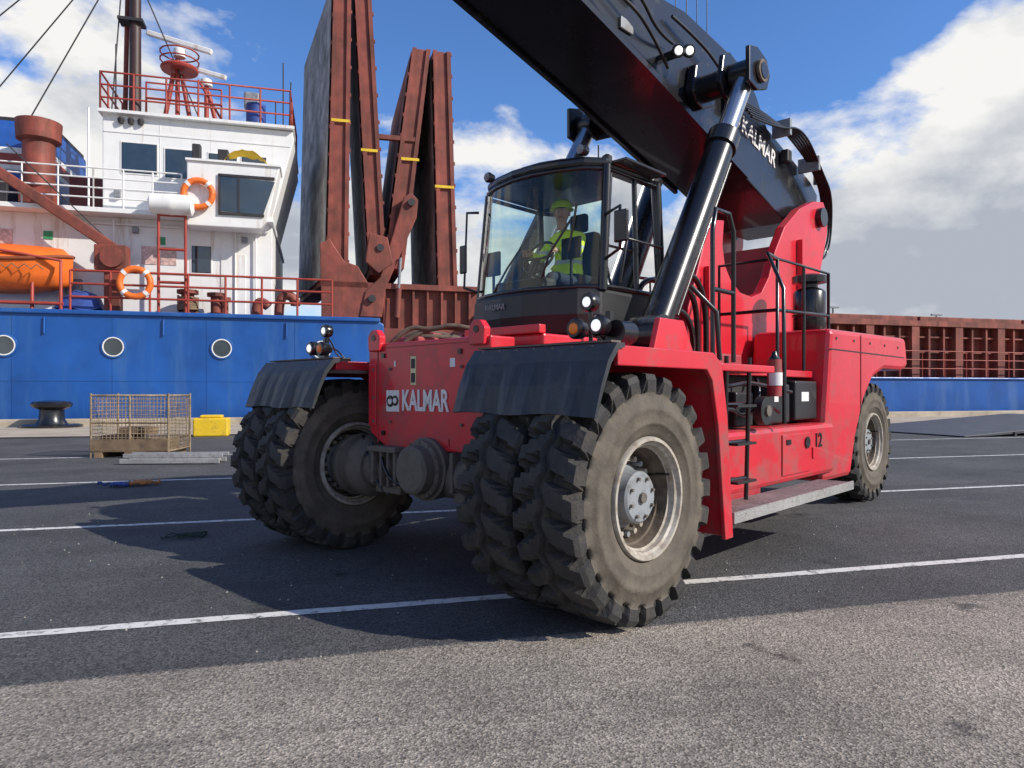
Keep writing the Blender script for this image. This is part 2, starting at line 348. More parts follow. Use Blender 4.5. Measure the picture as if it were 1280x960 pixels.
boxes('front_panel_plates',[((-.162,.625,1.2),(-.1495,.735,1.75)),((-.16,-.35,1.06),(-.1495,.2,1.13))],RED,V,bevel=.006)
for y in (.62,-.70):
    prism('lifting_eye_%.0f'%(y*10),[(y-.08,1.86),(y-.09,1.99),(y-.04,2.05),(y+.04,2.05),(y+.09,1.99),(y+.08,1.86)],-.19,-.12,'x',RED,V,bevel=.01)
    cyl('eye_hole_%.0f'%(y*10),(-.195,y,1.98),(-.185,y,1.98),.028,BLACK,V)
boxes('panel_bolts',[((-.166,y-.012,z-.012),(-.149,y+.012,z+.012)) for y in (-.72,-.5,.42,.66) for z in (1.24,1.45,1.70)],AXLE,V)
text('panel_lettering','KALMAR',(-.156,-.045,1.42),(0,-1,0),(0,0,1),.60,.18,WHITEM,V,off=.025)
box('logo_plate',(-.154,.30,1.33),(-.1495,.48,1.515),WHITEM,V)
lathe('logo_ring_a',[(0,.05),(.003,.05)],(-1,0,0),(-.1555,.42,1.42),BLACK,V)
lathe('logo_ring_b',[(0,.028),(.003,.028)],(-1,0,0),(-.1595,.42,1.42),WHITEM,V)
lathe('logo_ring_c',[(0,.045),(.003,.045)],(-1,0,0),(-.1555,.35,1.425),BLACK,V)
lathe('logo_ring_d',[(0,.024),(.003,.024)],(-1,0,0),(-.1595,.35,1.425),WHITEM,V)
box('warning_label',(-.154,.07,1.56),(-.1495,.14,1.80),pbr('label_yellow',(.65,.6,.35),.5,var=.1),V)
boxes('warning_label_print',[((-.157,.08,1.70),(-.1545,.13,1.78)),((-.157,.08,1.58),(-.1545,.13,1.66))],SDK,V)
boxes('small_decals',[((-.154,.35,1.72),(-.1495,.37,1.77)),((-.154,-.42,1.70),(-.1495,-.36,1.77))],WHITEM,V)
# chassis
for s in (-1,1):
    box('frame_beam_%d'%s,(.12,s*.55,.95),(7.2,s*.78,1.72),RED,V,bevel=.02)
box('front_deck',(.12,-.98,1.80),(1.5,.98,1.86),REDD,V,bevel=.01)
box('front_cross_cover',(.25,-1.0,1.86),(1.0,-.1,1.96),RED,V,bevel=.02)
box('cover_lip',(.22,-.98,1.96),(.30,-.12,2.03),RED,V,bevel=.01)
arch=[(-.36,1.70),(-.36,1.78),(.80,1.78),(.93,1.70),(1.02,1.3),(1.11,.42),(1.03,.42),(.93,1.28),(.85,1.63),(.76,1.70)]
lip=[(-.38,1.66),(-.38,1.785),(.81,1.785),(.945,1.71),(1.035,1.3),(1.125,.40),(1.0,.40),(.89,1.25),(.80,1.58),(.72,1.66)]
flap=[(-.33,1.80),(-.41,1.795),(-.50,1.69),(-.57,1.54),(-.635,1.36),(-.615,1.355),(-.54,1.53),(-.47,1.67),(-.39,1.76),(-.33,1.77)]
for s,t in ((-1,'l'),(1,'r')):
    prism('front_fender_'+t,arch,s*2.10,s*.95,'y',RED,V,bevel=.008)
    prism('front_fender_lip_'+t,lip,s*2.10,s*2.135,'y',RED,V,bevel=.008)
    # flap as a slightly wavy rubber sheet
    vs=[];fs=[];K_=22
    for i in range(K_+1):
        y=s*(.92+(2.15-.92)*i/K_)
        for j,(x,z) in enumerate(flap):
            low_=max(0,(1.75-z)/.4); vs.append((x-.018*low_*math.sin(i*.75)+.012*low_*math.sin(i*1.9+1),y,z+.008*low_*math.sin(i*.5)))
    L_=len(flap)
    for i in range(K_):
        for j in range(L_): fs.append((i*L_+j,i*L_+(j+1)%L_,(i+1)*L_+(j+1)%L_,(i+1)*L_+j))
    fs.append(tuple(range(L_))); fs.append(tuple(range(K_*L_,(K_+1)*L_)))
    mobj('mud_flap_'+t,vs,fs,RUBFLAP,V)
    boxes('mud_flap_bar_'+t,[((-.40,s*2.1,1.803),(-.30,s*.94,1.815))],AXLE,V)
    boxes('mud_flap_bolts_'+t,[((-.425,s*(1.0+.16*i),1.765),(-.40,s*(1.02+.16*i),1.785)) for i in range(7)],AXLE,V)
    hy=s*1.62
    box('lamp_bracket_'+t,(-.15,hy-.22,1.785),(.1,hy+.22,1.84),BLACK,V,bevel=.01)
    for dy,z,r,mat in ((.17*-s*1,1.94,.055,LAMP),(-.02*-s,1.93,.055,ORG)):
        y=hy-dy*(1 if s<0 else 1)
        lathe('lamp_shell_%s_%.2f'%(t,z),[(0,r*1.05),(.02,r*1.3),(.08,r*1.25),(.13,r*.7)],(1,0,0),(-.14,y,z),BLACK,V,24)
        lathe('lamp_lens_%s_%.2f'%(t,z),[(0,.001),(.004,r*.6),(.02,r*.85)],(1,0,0),(-.152,y,z),mat,V,24)
    y=hy+.15*s
    box('lamp_stalk_'+t,(.02,y-.02,1.8),(.06,y+.02,2.05),BLACK,V)
    ty=hy+(.0 if s<0 else .1)
    lathe('top_lamp_shell_'+t,[(0,.058),(.02,.068),(.08,.06),(.1,.03)],(1,0,0),(-.02,ty,2.12),BLACK,V,24)
    lathe('top_lamp_lens_'+t,[(0,.001),(.004,.03),(.02,.044)],(1,0,0),(-.03,ty,2.12),LAMP,V,24)
    cyl('top_lamp_post_'+t,(.03,ty,1.84),(.03,ty,2.08),.015,BLACK,V)
    pipes('lamp_cable_'+t,[[(.0,ty,2.1),(.12,ty+.05,2.0),(.15,ty+.02,1.86),(.3,ty,1.8)],[(-.03,hy,1.93),(.12,hy+.08,1.98),(.2,hy,1.8)]],.008,BLACK,V,smooth=True)
cyl('horn',(-.02,-1.86,1.90),(.14,-1.86,1.90),.08,BLACK,V)
boxes('fender_decals',[((.30,-2.05,1.7805),(.55,-1.95,1.783)),],YEL,V)
pipes('front_hoses',[[(-.05,.6,1.9),(.05,.45,2.1),(.2,.3,2.05),(.35,.1,2.12),(.6,-.1,2.0)],[(0,.5,1.9),(.1,.4,2.02),(.3,.25,2.1),(.5,.0,2.03),(.8,-.1,2.0)],[(.1,.75,1.88),(.15,.55,2.0),(.4,.4,2.02),(.7,.2,1.98)],[(0.2,.9,1.88),(.3,.7,2.1),(.5,.5,2.05),(.8,.4,2.0)]],.022,RIMIN,V,smooth=True)
boxes('front_clutter',[((.1,.35,1.86),(.35,.75,2.0)),((.4,.5,1.86),(.7,.9,2.06))],REDD,V,bevel=.02)
# side body
box('side_deck',(.95,-1.55,1.66),(4.4,-.55,1.735),RED,V,bevel=.01)
box('side_deck_far',(.95,.55,1.66),(4.4,1.55,1.735),RED,V,bevel=.01)
box('side_deck_edge',(1.05,-2.08,1.66),(2.0,-1.56,1.72),RED,V,bevel=.01)
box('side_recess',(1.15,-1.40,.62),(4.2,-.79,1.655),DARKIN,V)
boxes('side_equipment',[((1.5,-1.62,1.18),(2.0,-1.42,1.6)),((2.15,-1.66,1.18),(2.5,-1.42,1.5)),((3.0,-1.6,1.18),(3.5,-1.42,1.58)),((3.6,-1.62,1.2),(4.2,-1.42,1.62))],PLAST,V,bevel=.02)
boxes('equipment_labels',[((1.55,-1.625,1.35),(1.68,-1.621,1.5)),((3.1,-1.605,1.4),(3.2,-1.601,1.48)),((3.75,-1.625,1.4),(3.95,-1.621,1.5))],WHITEM,V)
pipes('side_hoses',[[(1.5,-1.6,1.25),(1.8,-1.75,1.4),(2.2,-1.7,1.25),(2.6,-1.72,1.45),(3.1,-1.65,1.3)],[(1.4,-1.6,1.5),(1.9,-1.72,1.55),(2.4,-1.7,1.6),(3.4,-1.65,1.5)],[(2.7,-1.5,1.2),(2.75,-1.66,1.45),(2.9,-1.5,1.64)]],.02,BLACK,V,smooth=True)
box('side_tank',(1.3,-1.76,.60),(4.35,-1.42,1.16),RED,V,bevel=.05)
box('side_tank_front',(1.12,-1.74,.45),(2.5,-1.5,1.0),REDD,V,bevel=.03)
box('side_tank_far',(1.3,1.42,.60),(4.35,1.76,1.16),RED,V,bevel=.05)
boxes('tank_hatch',[((2.9,-1.775,.68),(3.6,-1.761,1.08)),((3.68,-1.775,.8),(3.76,-1.761,.92))],RED,V,bevel=.006)
boxes('tank_handle',[((2.98,-1.785,.98),(3.08,-1.776,1.03))],BLACK,V)
cyl('tank_opening',(3.5,-1.79,.98),(3.5,-1.775,.98),.06,BLACK,V)
text('fleet_number','12',(3.85,-1.765,.98),(1,0,0),(0,0,1),.17,.15,BLACK,V)
rb=boxes('running_board',[((1.15,-2.12,.545),(3.8,-1.78,.565))]+[((1.15+i*.05,-2.11,.565),(1.17+i*.05,-1.79,.575)) for i in range(53)]+[((1.14,-2.135,.50),(3.81,-2.12,.585))],ALU,V)
cyl('pulley',(2.35,-1.86,1.33),(2.35,-1.78,1.33),.13,PLAST,V)
cyl('pulley_hub',(2.35,-1.88,1.33),(2.35,-1.86,1.33),.05,AXLE,V)
cyl('fire_extinguisher_body',(2.55,-1.84,1.46),(2.55,-1.84,1.80),.065,REDD,V)
cyl('extinguisher_label',(2.55,-1.845,1.56),(2.55,-1.845,1.68),.067,WHITEM,V)
lathe('extinguisher_neck',[(0,.06),(.04,.03),(.08,.02)],(0,0,1),(2.55,-1.84,1.80),BLACK,V,16)
pipes('ladder',[[(1.25,-2.0,.62),(1.2,-2.04,1.78)],[(1.62,-2.0,.62),(1.6,-2.04,1.78)]]+[[(1.25,-2.0,.8+i*.3),(1.62,-2.0,.8+i*.3)] for i in range(4)],.018,BLACK,V)
boxes('ladder_steps',[((1.27,-2.1,.78+i*.3),(1.6,-1.9,.80+i*.3)) for i in range(3)],PLAST,V)
pipes('grab_rails',[[(1.15,-1.95,1.74),(1.15,-1.95,2.75),(1.2,-1.95,2.93),(1.42,-1.95,2.93),(1.5,-1.95,2.8),(1.5,-1.95,1.74)],
  [(1.05,-2.06,1.74),(1.0,-2.06,2.1),(.9,-1.9,2.3)],[(1.5,-1.95,2.3),(1.15,-1.95,2.3)]],.019,BLACK,V)
pipes('deck_rails',[[(3.3,-1.55,1.74),(3.3,-1.55,2.88),(4.75,-1.55,2.9),(4.75,-1.55,2.2)],[(3.3,-1.55,2.35),(4.75,-1.55,2.4)],[(4.0,-1.55,1.74),(4.0,-1.55,2.88)],[(3.3,-1.55,2.88),(3.3,-.9,2.88),(3.3,-.9,1.74)],[(3.3,-1.55,2.35),(3.3,-.9,2.35)],
  [(2.75,-1.85,1.2),(2.75,-1.85,1.7),(2.85,-1.8,2.5),(2.95,-1.6,2.88),(3.3,-1.55,2.88)]],.019,BLACK,V)
# rear body
rf=[(4.12,.50),(5.02,.50),(5.2,.95),(5.5,1.4),(5.85,1.68),(6.3,1.80),(7.15,1.80),(7.42,1.86),(7.3,2.27),(4.36,2.22),(4.2,1.2)]
for s,t in ((-1,'l'),(1,'r')):
    prism('rear_fender_'+t,rf,s*1.72,s*.80,'y',RED,V,bevel=.06)
box('counterweight',(6.2,-1.3,1.82),(7.5,1.3,2.2),RED,V,bevel=.06)
box('rear_axle',(6.45,-1.1,.65),(6.75,1.1,1.0),AXLE,V,bevel=.05)
box('engine_hood',(4.4,-.55,1.7),(6.3,.55,2.5),BLACK,V,bevel=.05)
boxes('fender_seam',[((5.35,-1.727,1.25),(5.362,-1.721,2.2)),((4.3,-1.727,1.98),(7.2,-1.721,1.992))],DARKIN,V)
boxes('fender_bolts',[((4.5+.6*i,-1.73,2.1),(4.53+.6*i,-1.721,2.13)) for i in range(5)],AXLE,V)
tower=[(2.85,1.7),(2.95,2.4),(3.2,2.95),(3.42,3.45),(3.78,3.5),(3.74,3.2),(3.8,2.98),(3.95,2.82),(4.2,2.70),(4.5,2.68),(4.78,2.76),(5.0,2.98),(5.2,3.35),(5.5,3.72),(6.0,4.05),(6.5,4.25),(6.9,4.32),(7.08,4.15),(7.05,3.85),(6.8,3.3),(6.55,2.6),(6.45,1.8),(5,1.7)]
for s,t in ((-1,'l'),(1,'r')):
    prism('boom_tower_'+t,tower,s*.60,s*.72,'y',RED,V,bevel=.012)
    cyl('boom_pivot_'+t,(6.72,s*.58,4.05),(6.72,s*.80,4.05),.14,BLACK,V)
    boxes('tower_stiffener_'+t,[((5.9,s*.725,1.8),(5.94,s*.80,3.6)),((3.3,s*.725,1.8),(3.34,s*.78,2.9))],RED,V)
box('tower_cross',(5.6,-.6,2.2),(5.75,.6,3.5),REDD,V)
lathe('air_cleaner',[(0,.17),(.03,.19),(.2,.19),(.21,.2),(.23,.2),(.24,.19),(.5,.19),(.53,.17),(.56,.1),(.6,.1),(.62,.2),(.7,.2),(.73,.1)],(0,0,1),(4.95,-1.25,2.22),BLACK,V)
lathe('exhaust_stack',[(0,.09),(1.3,.09)],(0,0,1),(5.4,.95,2.2),BLACK,V)
box('tool_box',(2.0,-1.5,1.74),(2.6,-1.1,1.86),REDD,V,bevel=.02)
pipes('hydraulic_hoses',[[(2.0,-.95,1.8),(2.1,-1.0,2.5),(2.5,-1.0,2.75),(2.95,-.95,2.45),(3.0,-.9,1.8)],[(2.05,-.9,1.8),(2.2,-.95,2.4),(2.5,-.95,2.6),(2.85,-.9,2.35),(2.9,-.85,1.8)],
 [(1.9,-.9,1.8),(1.95,-.98,2.2),(2.3,-1.0,2.35),(2.6,-1.0,2.1),(2.7,-.9,1.8)]],.03,BLACK,V,smooth=True)
cyl('yellow_hydraulic_line',(2.0,-1.2,1.78),(2.3,-1.35,1.79),.025,YEL,V)
# boom
bp_=[(-6,6.84),(.7,5.33),(2.5,4.90),(4.79,4.29),(6.1,3.92),(6.9,3.92),(7.25,4.2),(7.32,4.55),(7.05,4.70),(5.5,5.10),(5.15,5.45),(4.8,5.70),(3.3,5.84),(2.6,5.77),(-6,7.70)]
prism('boom',bp_,-.48,.48,'y',BLACK,V,bevel=.02)
def off(x): return 5.33+(.7-x)*.2225
for s in (-1,1):
    prism('boom_flange_%d'%s,[(-6,6.80),(.7,5.29),(2.5,4.86),(4.79,4.25),(4.79,4.31),(2.5,4.93),(.7,5.36),(-6,6.87)],s*.485,s*.54,'y',BLACK,V)
    ear=[(3.28,4.9),(3.38,4.78),(3.5,4.75),(3.78,4.86),(3.85,5.05),(3.76,5.22),(3.5,5.30),(3.35,5.22)]
    prism('cylinder_ear_in_%d'%s,ear,s*.485,s*.60,'y',BLACK,V,bevel=.02)
    prism('cylinder_ear_mid_%d'%s,ear,s*.87,s*.93,'y',BLACK,V,bevel=.015)
    cyl('ear_tube_%d'%s,(3.57,s*.55,5.0),(3.57,s*.92,5.0),.15,BLACK,V)
    prism('cylinder_ear_out_%d'%s,[(3.3,4.82),(3.5,4.78),(3.75,4.86),(3.82,5.02),(3.74,5.18),(3.5,5.25),(3.3,5.2)],s*1.20,s*1.25,'y',BLACK,V,bevel=.01)
    cyl('ear_pin_%d'%s,(3.57,s*.9,5.0),(3.57,s*1.30,5.0),.085,BLACK,V)
    cyl('ear_pin_cap_%d'%s,(3.57,s*1.255,5.0),(3.57,s*1.29,5.0),.12,RIMIN,V)
    b0=Vector((1.66,s*1.08,2.0)); b1=Vector((3.57,s*1.08,5.0)); d=(b1-b0)
    cyl('lift_cylinder_barrel_%d'%s,b0,b0+d*.72,.145,BLACK,V)
    cyl('lift_cylinder_collar_%d'%s,b0+d*.68,b0+d*.735,.17,BLACK,V)
    cyl('lift_cylinder_rod_%d'%s,b0+d*.73,b0+d*.97,.105,CHROME,V)
    cyl('lift_cylinder_eye_%d'%s,(3.57,s*.95,5.0),(3.57,s*1.19,5.0),.17,BLACK,V)
    cyl('lift_cylinder_foot_%d'%s,(1.64,s*.93,2.0),(1.64,s*1.22,2.0),.2,BLACK,V)
    prism('cylinder_bracket_%d'%s,[(1.3,1.75),(1.45,2.15),(1.85,2.15),(2.1,1.75)],s*1.24,s*1.30,'y',RED,V,bevel=.01)
    pipes('lift_cylinder_pipe_%d'%s,[[tuple(b0+d*.1+Vector((.15,-.06,-.08))),tuple(b0+d*.66+Vector((.15,-.06,-.08)))]],.02,BLACK,V)
P0=Vector((5.05,-.487,4.85)); 
dd=Vector((1,0,-.235)).normalized(); uu=Vector((.235,0,1)).normalized()
text('boom_lettering','KALMAR',P0+Vector((.18,0,-.03)),dd,uu,1.05,.22,WHITEM,V)
lathe('boom_logo',[(0,.12),(.004,.12)],(0,-1,0),P0+dd*-.52,WHITEM,V)
lathe('boom_logo_in',[(0,.08),(.004,.08)],(0,-1,0),P0+dd*-.52+Vector((0,-.005,0)),BLACK,V)
for i,(x,z) in enumerate(((2.72,5.10),(2.95,5.18))):
    y=-.66
    box('boom_lamp_bracket_%d'%i,(x-.02,y,z-.02),(x+.02,-.485,z+.02),BLACK,V)
    lathe('boom_lamp_shell_%d'%i,[(0,.062),(.02,.072),(.08,.06),(.1,.03)],(.6,.8,.35),(x,y-.08,z),BLACK,V,20)
    lathe('boom_lamp_lens_%d'%i,[(0,.001),(.004,.03),(.015,.046)],(.6,.8,.35),(x-.01,y-.09,z-.004),LAMP,V,20)
hl=[]
for k in range(6):
    y=-.52-.03*k
    hl.append([(4.6,y,5.2-.05*k),(5.3,y-.05,5.22-.05*k),(6.0,y-.10,5.03+.03*k),(6.7,y-.12,4.78-.02*k),(7.2,y-.08,4.45),(7.3,y,4.0-.08*k),(7.0,y,3.5)])
pipes('boom_hoses',hl,.016,BLACK,V,smooth=True)
boxes('hose_clamps',[((5.6,-.75,4.98),(5.66,-.5,5.2)),((6.5,-.8,4.70),(6.56,-.5,4.9))],HUBG,V)
pipes('boom_pipes',[[(x,-.51-.04*j,off(x)+.62-.03*j) for x in (-6,0,1.2,2.3)] for j in range(3)],.02,PLAST,V)
pipes('boom_loops',[[(1.4,-.55,5.75),(1.7,-.66,5.55),(2.1,-.68,5.45),(2.5,-.62,5.25),(2.9,-.56,5.3)],[(1.2,-.55,5.5),(1.8,-.7,5.3),(2.3,-.66,5.2),(2.8,-.56,5.0)],[(2.9,-.55,5.6),(3.5,-.6,5.5),(4.1,-.58,5.3),(4.6,-.55,5.2)]],.018,PLAST,V,smooth=True)
pipes('boom_top_wires',[[(3.4+.25*k,-.3,5.8),(3.4+.25*k,-.3,6.9)] for k in range(4)],.006,BLACK,V)
boxes('boom_clamps',[((x,-.60,off(x)+.5),(x+.08,-.48,off(x)+.72)) for x in (-.6,.2,1.0,1.8)],BLACK,V,bevel=.01)
boxes('boom_side_box',[((1.2,-.62,5.32),(1.55,-.49,5.5)),((4.2,-.60,4.95),(4.4,-.49,5.2)),((5.9,-.60,4.72),(6.05,-.49,4.9))],PLAST,V,bevel=.02)
boxes('boom_wear_pads',[((x,-.51,off(x)+.12),(x+.22,-.482,off(x)+.24)) for x in (-.2,.9,2.0)],HUBG,V,bevel=.01)
lathe('beacon_base',[(0,.05),(.06,.05)],(0,0,1),(7.1,-.55,4.66),BLACK,V,16)
lathe('beacon',[(0,.05),(.08,.05),(.11,.03)],(0,0,1),(7.1,-.55,4.72),ORG,V,16)
# ------------------------------------------------------------ cab
K=V; CX=2.28
plan=[(1.28,-.80),(1.12,-.66),(1.02,-.42),(.96,-.14),(.96,.14),(1.02,.42),(1.12,.66),(1.28,.80)]
def ring(z,inset,fx=0.):
    return [(x+fx+inset*.6,y*(1-inset),z) for x,y in plan]
lv=[(2.03,.02,.0),(2.2,-.02,-.03),(2.40,-.01,-.02),(2.45,.02,0)]
vs=[];fs=[]
for z,ins,fx in lv:
    r=ring(z,ins,fx)+[(CX+.05,.8,z),(CX+.05,-.8,z)]; vs+=r
nn=len(plan)+2
for j in range(3):
    for i in range(nn): fs.append((j*nn+i,j*nn+(i+1)%nn,(j+1)*nn+(i+1)%nn,(j+1)*nn+i))
fs.append(tuple(range(nn))); fs.append(tuple(range(3*nn,4*nn)))
mobj('cab_skirt',vs,fs,PLAST,K,bevel=.012)
box('cab_pedestal',(1.3,-.7,1.85),(CX,.7,2.04),BLACK,K)
text('cab_lettering','KALMAR',(.915,.20,2.31),(0,-1,0),(0,0,1),.26,.055,HUBG,K)
bot=ring(2.45,.02,0); top=ring(3.55,.05,.10)
vs=bot+top; n8=len(plan)
mobj('windshield',vs,[(i,i+1,n8+i+1,n8+i) for i in range(n8-1)],GLASS,K,smooth=True)
sB=[(1.30,-.79,2.45),(CX,-.79,2.45),(CX-.05,-.76,3.55),(1.40,-.76,3.55)]
mobj('door_glass',sB,[(0,1,2,3)],GLASS,K)
mobj('side_glass_far',[(x,-y,z) for x,y,z in sB],[(0,1,2,3)],GLASS,K)
mobj('rear_glass',[(CX,-.78,2.75),(CX,.78,2.75),(CX-.05,.75,3.55),(CX-.05,-.75,3.55)],[(0,1,2,3)],GLASS,K)
box('rear_wall',(CX-.03,-.79,2.45),(CX+.05,.79,2.75),DARKIN,K)
pipes('cab_pillars',[[(1.29,-.80,2.42),(1.40,-.77,3.58)],[(1.29,.80,2.42),(1.40,.77,3.58)],[(CX+.01,-.80,2.42),(CX-.04,-.77,3.58)],[(CX+.01,.80,2.42),(CX-.04,.77,3.58)]],.042,BLACK,K)
pipes('cab_window_frame',[[tuple(p) for p in bot],[tuple(p) for p in top],[(1.3,-.80,2.46),(CX,-.80,2.46)],[(1.4,-.77,3.55),(CX-.05,-.77,3.55)],[(1.3,.80,2.46),(CX,.80,2.46)],[(1.4,.77,3.55),(CX-.05,.77,3.55)],[(1.85,-.795,2.45),(1.85,-.765,3.55)],[(1.33,-.81,2.75),(1.42,-.79,3.5)]],.022,BLACK,K)
rp=[(x+.04,y*.98) for x,y in [(p[0]+.08,p[1]*.97) for p in plan]]+[(CX+.06,.79),(CX+.06,-.79)]
prism('cab_roof',rp,3.57,3.66,'z',BLACK,K,bevel=.03)
prism('cab_roof_top',[(x+(.12 if x<2 else -.12),y*.82) for x,y in rp],3.66,3.71,'z',PLAST,K,bevel=.02)
box('sun_visor',(1.45,-.95,3.60),(CX-.15,-.78,3.63),BLACK,K,bevel=.008)
pipes('wipers',[[(1.04,-.25,2.47),(.99,-.42,2.75),(1.08,-.6,3.05)],[(1.0,.3,2.47),(1.04,.15,2.7),(1.05,-.1,2.95)]],.011,BLACK,K)
pipes('wiper_blades',[[(1.13,-.52,2.72),(1.14,-.62,3.2)]],.012,BLACK,K)
pipes('mirror_arms',[[(1.3,-.82,3.1),(1.2,-1.05,3.12),(1.2,-1.05,2.75),(1.3,-.82,2.7)],[(1.3,.82,3.4),(1.22,.92,3.4),(1.18,.92,2.6),(1.28,.82,2.55)],[(1.5,-.84,2.5),(1.5,-.92,2.9),(2.1,-.92,2.9)]],.015,BLACK,K)
boxes('mirrors',[((1.17,-1.14,2.8),(1.21,-1.0,3.08)),((1.16,.88,2.75),(1.19,.98,3.05))],BLACK,K,bevel=.015)
for y in (-.6,.62):
    lathe('roof_lamp_%.0f'%(y*10),[(0,.04),(.02,.055),(.08,.045)],(1,0,0),(1.22,y,3.72),BLACK,K,16)
    lathe('roof_lamp_lens_%.0f'%(y*10),[(0,.001),(.006,.042)],(1,0,0),(1.21,y,3.72),HUBG,K,16)
pipes('roof_antenna',[[(1.9,-.3,3.7),(1.9,-.3,4.0)]],.008,BLACK,K)
lathe('roof_siren',[(0,.05),(.08,.05),(.1,.02)],(0,0,1),(1.7,-.55,3.7),BLACK,K,16)
boxes('driver_seat',[((1.78,-.10,2.42),(2.2,.38,2.55)),((2.1,-.10,2.5),(2.22,.38,3.2)),((2.12,.04,3.22),(2.2,.26,3.42)),((1.85,.40,2.6),(2.15,.46,2.7)),((1.85,-.18,2.6),(2.15,-.12,2.7))],SEATM,K,bevel=.04)
box('dashboard',(1.15,-.20,2.42),(1.38,.45,2.60),DARKIN,K,bevel=.04)
boxes('display_screens',[((1.28,-.55,2.75),(1.31,-.32,2.95)),((1.28,.5,2.7),(1.31,.7,2.95))],DARKIN,K,bevel=.01)
pipes('screen_arms',[[(1.3,-.43,2.45),(1.3,-.43,2.8)],[(1.3,.6,2.45),(1.3,.6,2.75)]],.015,DARKIN,K)
pipes('steering_column',[[(1.30,.13,2.5),(1.46,.13,2.84)]],.03,DARKIN,K)
sw=[]
for i in range(25):
    t=2*math.pi*i/24; sw.append((1.48+.09*math.sin(t)*1.0,.13+.19*math.cos(t),2.86+.165*math.sin(t)))
pipes('steering_wheel',[sw,[sw[0],(1.46,.13,2.84),sw[12]],[sw[18],(1.46,.13,2.84)]],.014,BLACK,K)
# ------------------------------------------------------------ operator
OPN=empty('machine_operator',VO,VA)
m,n,b=nt('workwear'); tc=N(n,'ShaderNodeTexCoord'); sp=N(n,'ShaderNodeSeparateXYZ'); n.links.new(tc.outputs['Object'],sp.inputs[0])
def stepn(s,a,c):
    g1=N(n,'ShaderNodeMath',operation='GREATER_THAN'); n.links.new(s,g1.inputs[0]); g1.inputs[1].default_value=a
    g2=N(n,'ShaderNodeMath',operation='LESS_THAN'); n.links.new(s,g2.inputs[0]); g2.inputs[1].default_value=c
    mm=N(n,'ShaderNodeMath',operation='MULTIPLY'); n.links.new(g1.outputs[0],mm.inputs[0]); n.links.new(g2.outputs[0],mm.inputs[1]); return mm.outputs[0]
base=mix(n,stepn(sp.outputs[2],2.73,9),(.02,.025,.05),(.75,.95,.04))
base=mix(n,stepn(sp.outputs[2],2.84,2.885),base,(.55,.56,.56))
base=mix(n,stepn(sp.outputs[2],2.96,3.0),base,(.55,.56,.56))
n.links.new(base,b.inputs['Base Color']); b.inputs['Roughness'].default_value=.8
WORK=m
def skin(name,nodes,edges,mat,par,root=0,sub=2):
    me=bpy.data.meshes.new(name); me.from_pydata([p[0] for p in nodes],edges,[]); me.update()
    o=bpy.data.objects.new(name,me); sc.collection.objects.link(o); o.parent=par
    o.modifiers.new('s','SKIN')
    sv=me.skin_vertices
    if not sv:
        bpy.context.view_layer.objects.active=o; bpy.ops.mesh.customdata_skin_add(); sv=me.skin_vertices
    for i,p in enumerate(nodes):
        r=p[1] if isinstance(p[1],tuple) else (p[1],p[1]); sv[0].data[i].radius=r
        sv[0].data[i].use_root=(i==root)
    s=o.modifiers.new('ss','SUBSURF'); s.levels=sub; s.render_levels=sub
    o.modifiers['s'].use_smooth_shade=True
    me.materials.append(mat); return o
yc=.13
nodes=[((1.98,yc,2.64),.14),((1.97,yc,2.82),.145),((1.95,yc,3.00),.155),((1.92,yc,3.13),.11),((1.88,yc,3.22),.055),
 ((1.92,yc-.17,3.10),.075),((1.77,yc-.26,2.90),.055),((1.57,yc-.18,2.92),.042),
 ((1.92,yc+.17,3.10),.075),((1.77,yc+.26,2.90),.055),((1.57,yc+.18,2.92),.042),
 ((1.88,yc-.11,2.62),.09),((1.48,yc-.16,2.66),.065),((1.44,yc-.16,2.52),.055),((1.36,yc-.16,2.49),.04),
 ((1.88,yc+.11,2.62),.09),((1.48,yc+.16,2.66),.065),((1.44,yc+.16,2.52),.055),((1.36,yc+.16,2.49),.04)]
ed=[(0,1),(1,2),(2,3),(3,4),(3,5),(5,6),(6,7),(3,8),(8,9),(9,10),(0,11),(11,12),(12,13),(13,14),(0,15),(15,16),(16,17),(17,18)]
skin('body',nodes,ed,WORK,OPN)
for s,t in ((-1,'r'),(1,'l')):
    wx,wy,wz=1.575,yc+s*.18,2.92
    hn=[((wx,wy,wz),.026),((wx-.05,wy,wz-.005),.034),((wx-.085,wy,wz-.01),.03)]
    he=[(0,1),(1,2)]
    for k in range(4):
        zz=wz+.025-.018*k; L=(.9,1,.95,.75)[k]; i=len(hn)
        hn+=[((wx-.095,wy-s*.01,zz),.010),((wx-.125*L if L>.9 else wx-.118,wy+s*.005,zz+.004),.009),((wx-.12,wy+s*.026*L,zz),.0085),((wx-.10,wy+s*.034*L,zz-.002),.008)]
        he+=[(2,i),(i,i+1),(i+1,i+2),(i+2,i+3)]
    i=len(hn); hn+=[((wx-.05,wy-s*.03,wz+.02),.011),((wx-.08,wy-s*.035,wz+.035),.0095),((wx-.1,wy-s*.025,wz+.04),.009)]
    he+=[(1,i),(i,i+1),(i+1,i+2)]
    skin('hand_'+t,hn,he,SKIN,OPN,sub=1)
HD=empty('head',(1.84,yc,3.37),R_(32)); HD.parent=OPN
bm=bmesh.new(); bmesh.ops.create_uvsphere(bm,u_segments=32,v_segments=24,radius=1)
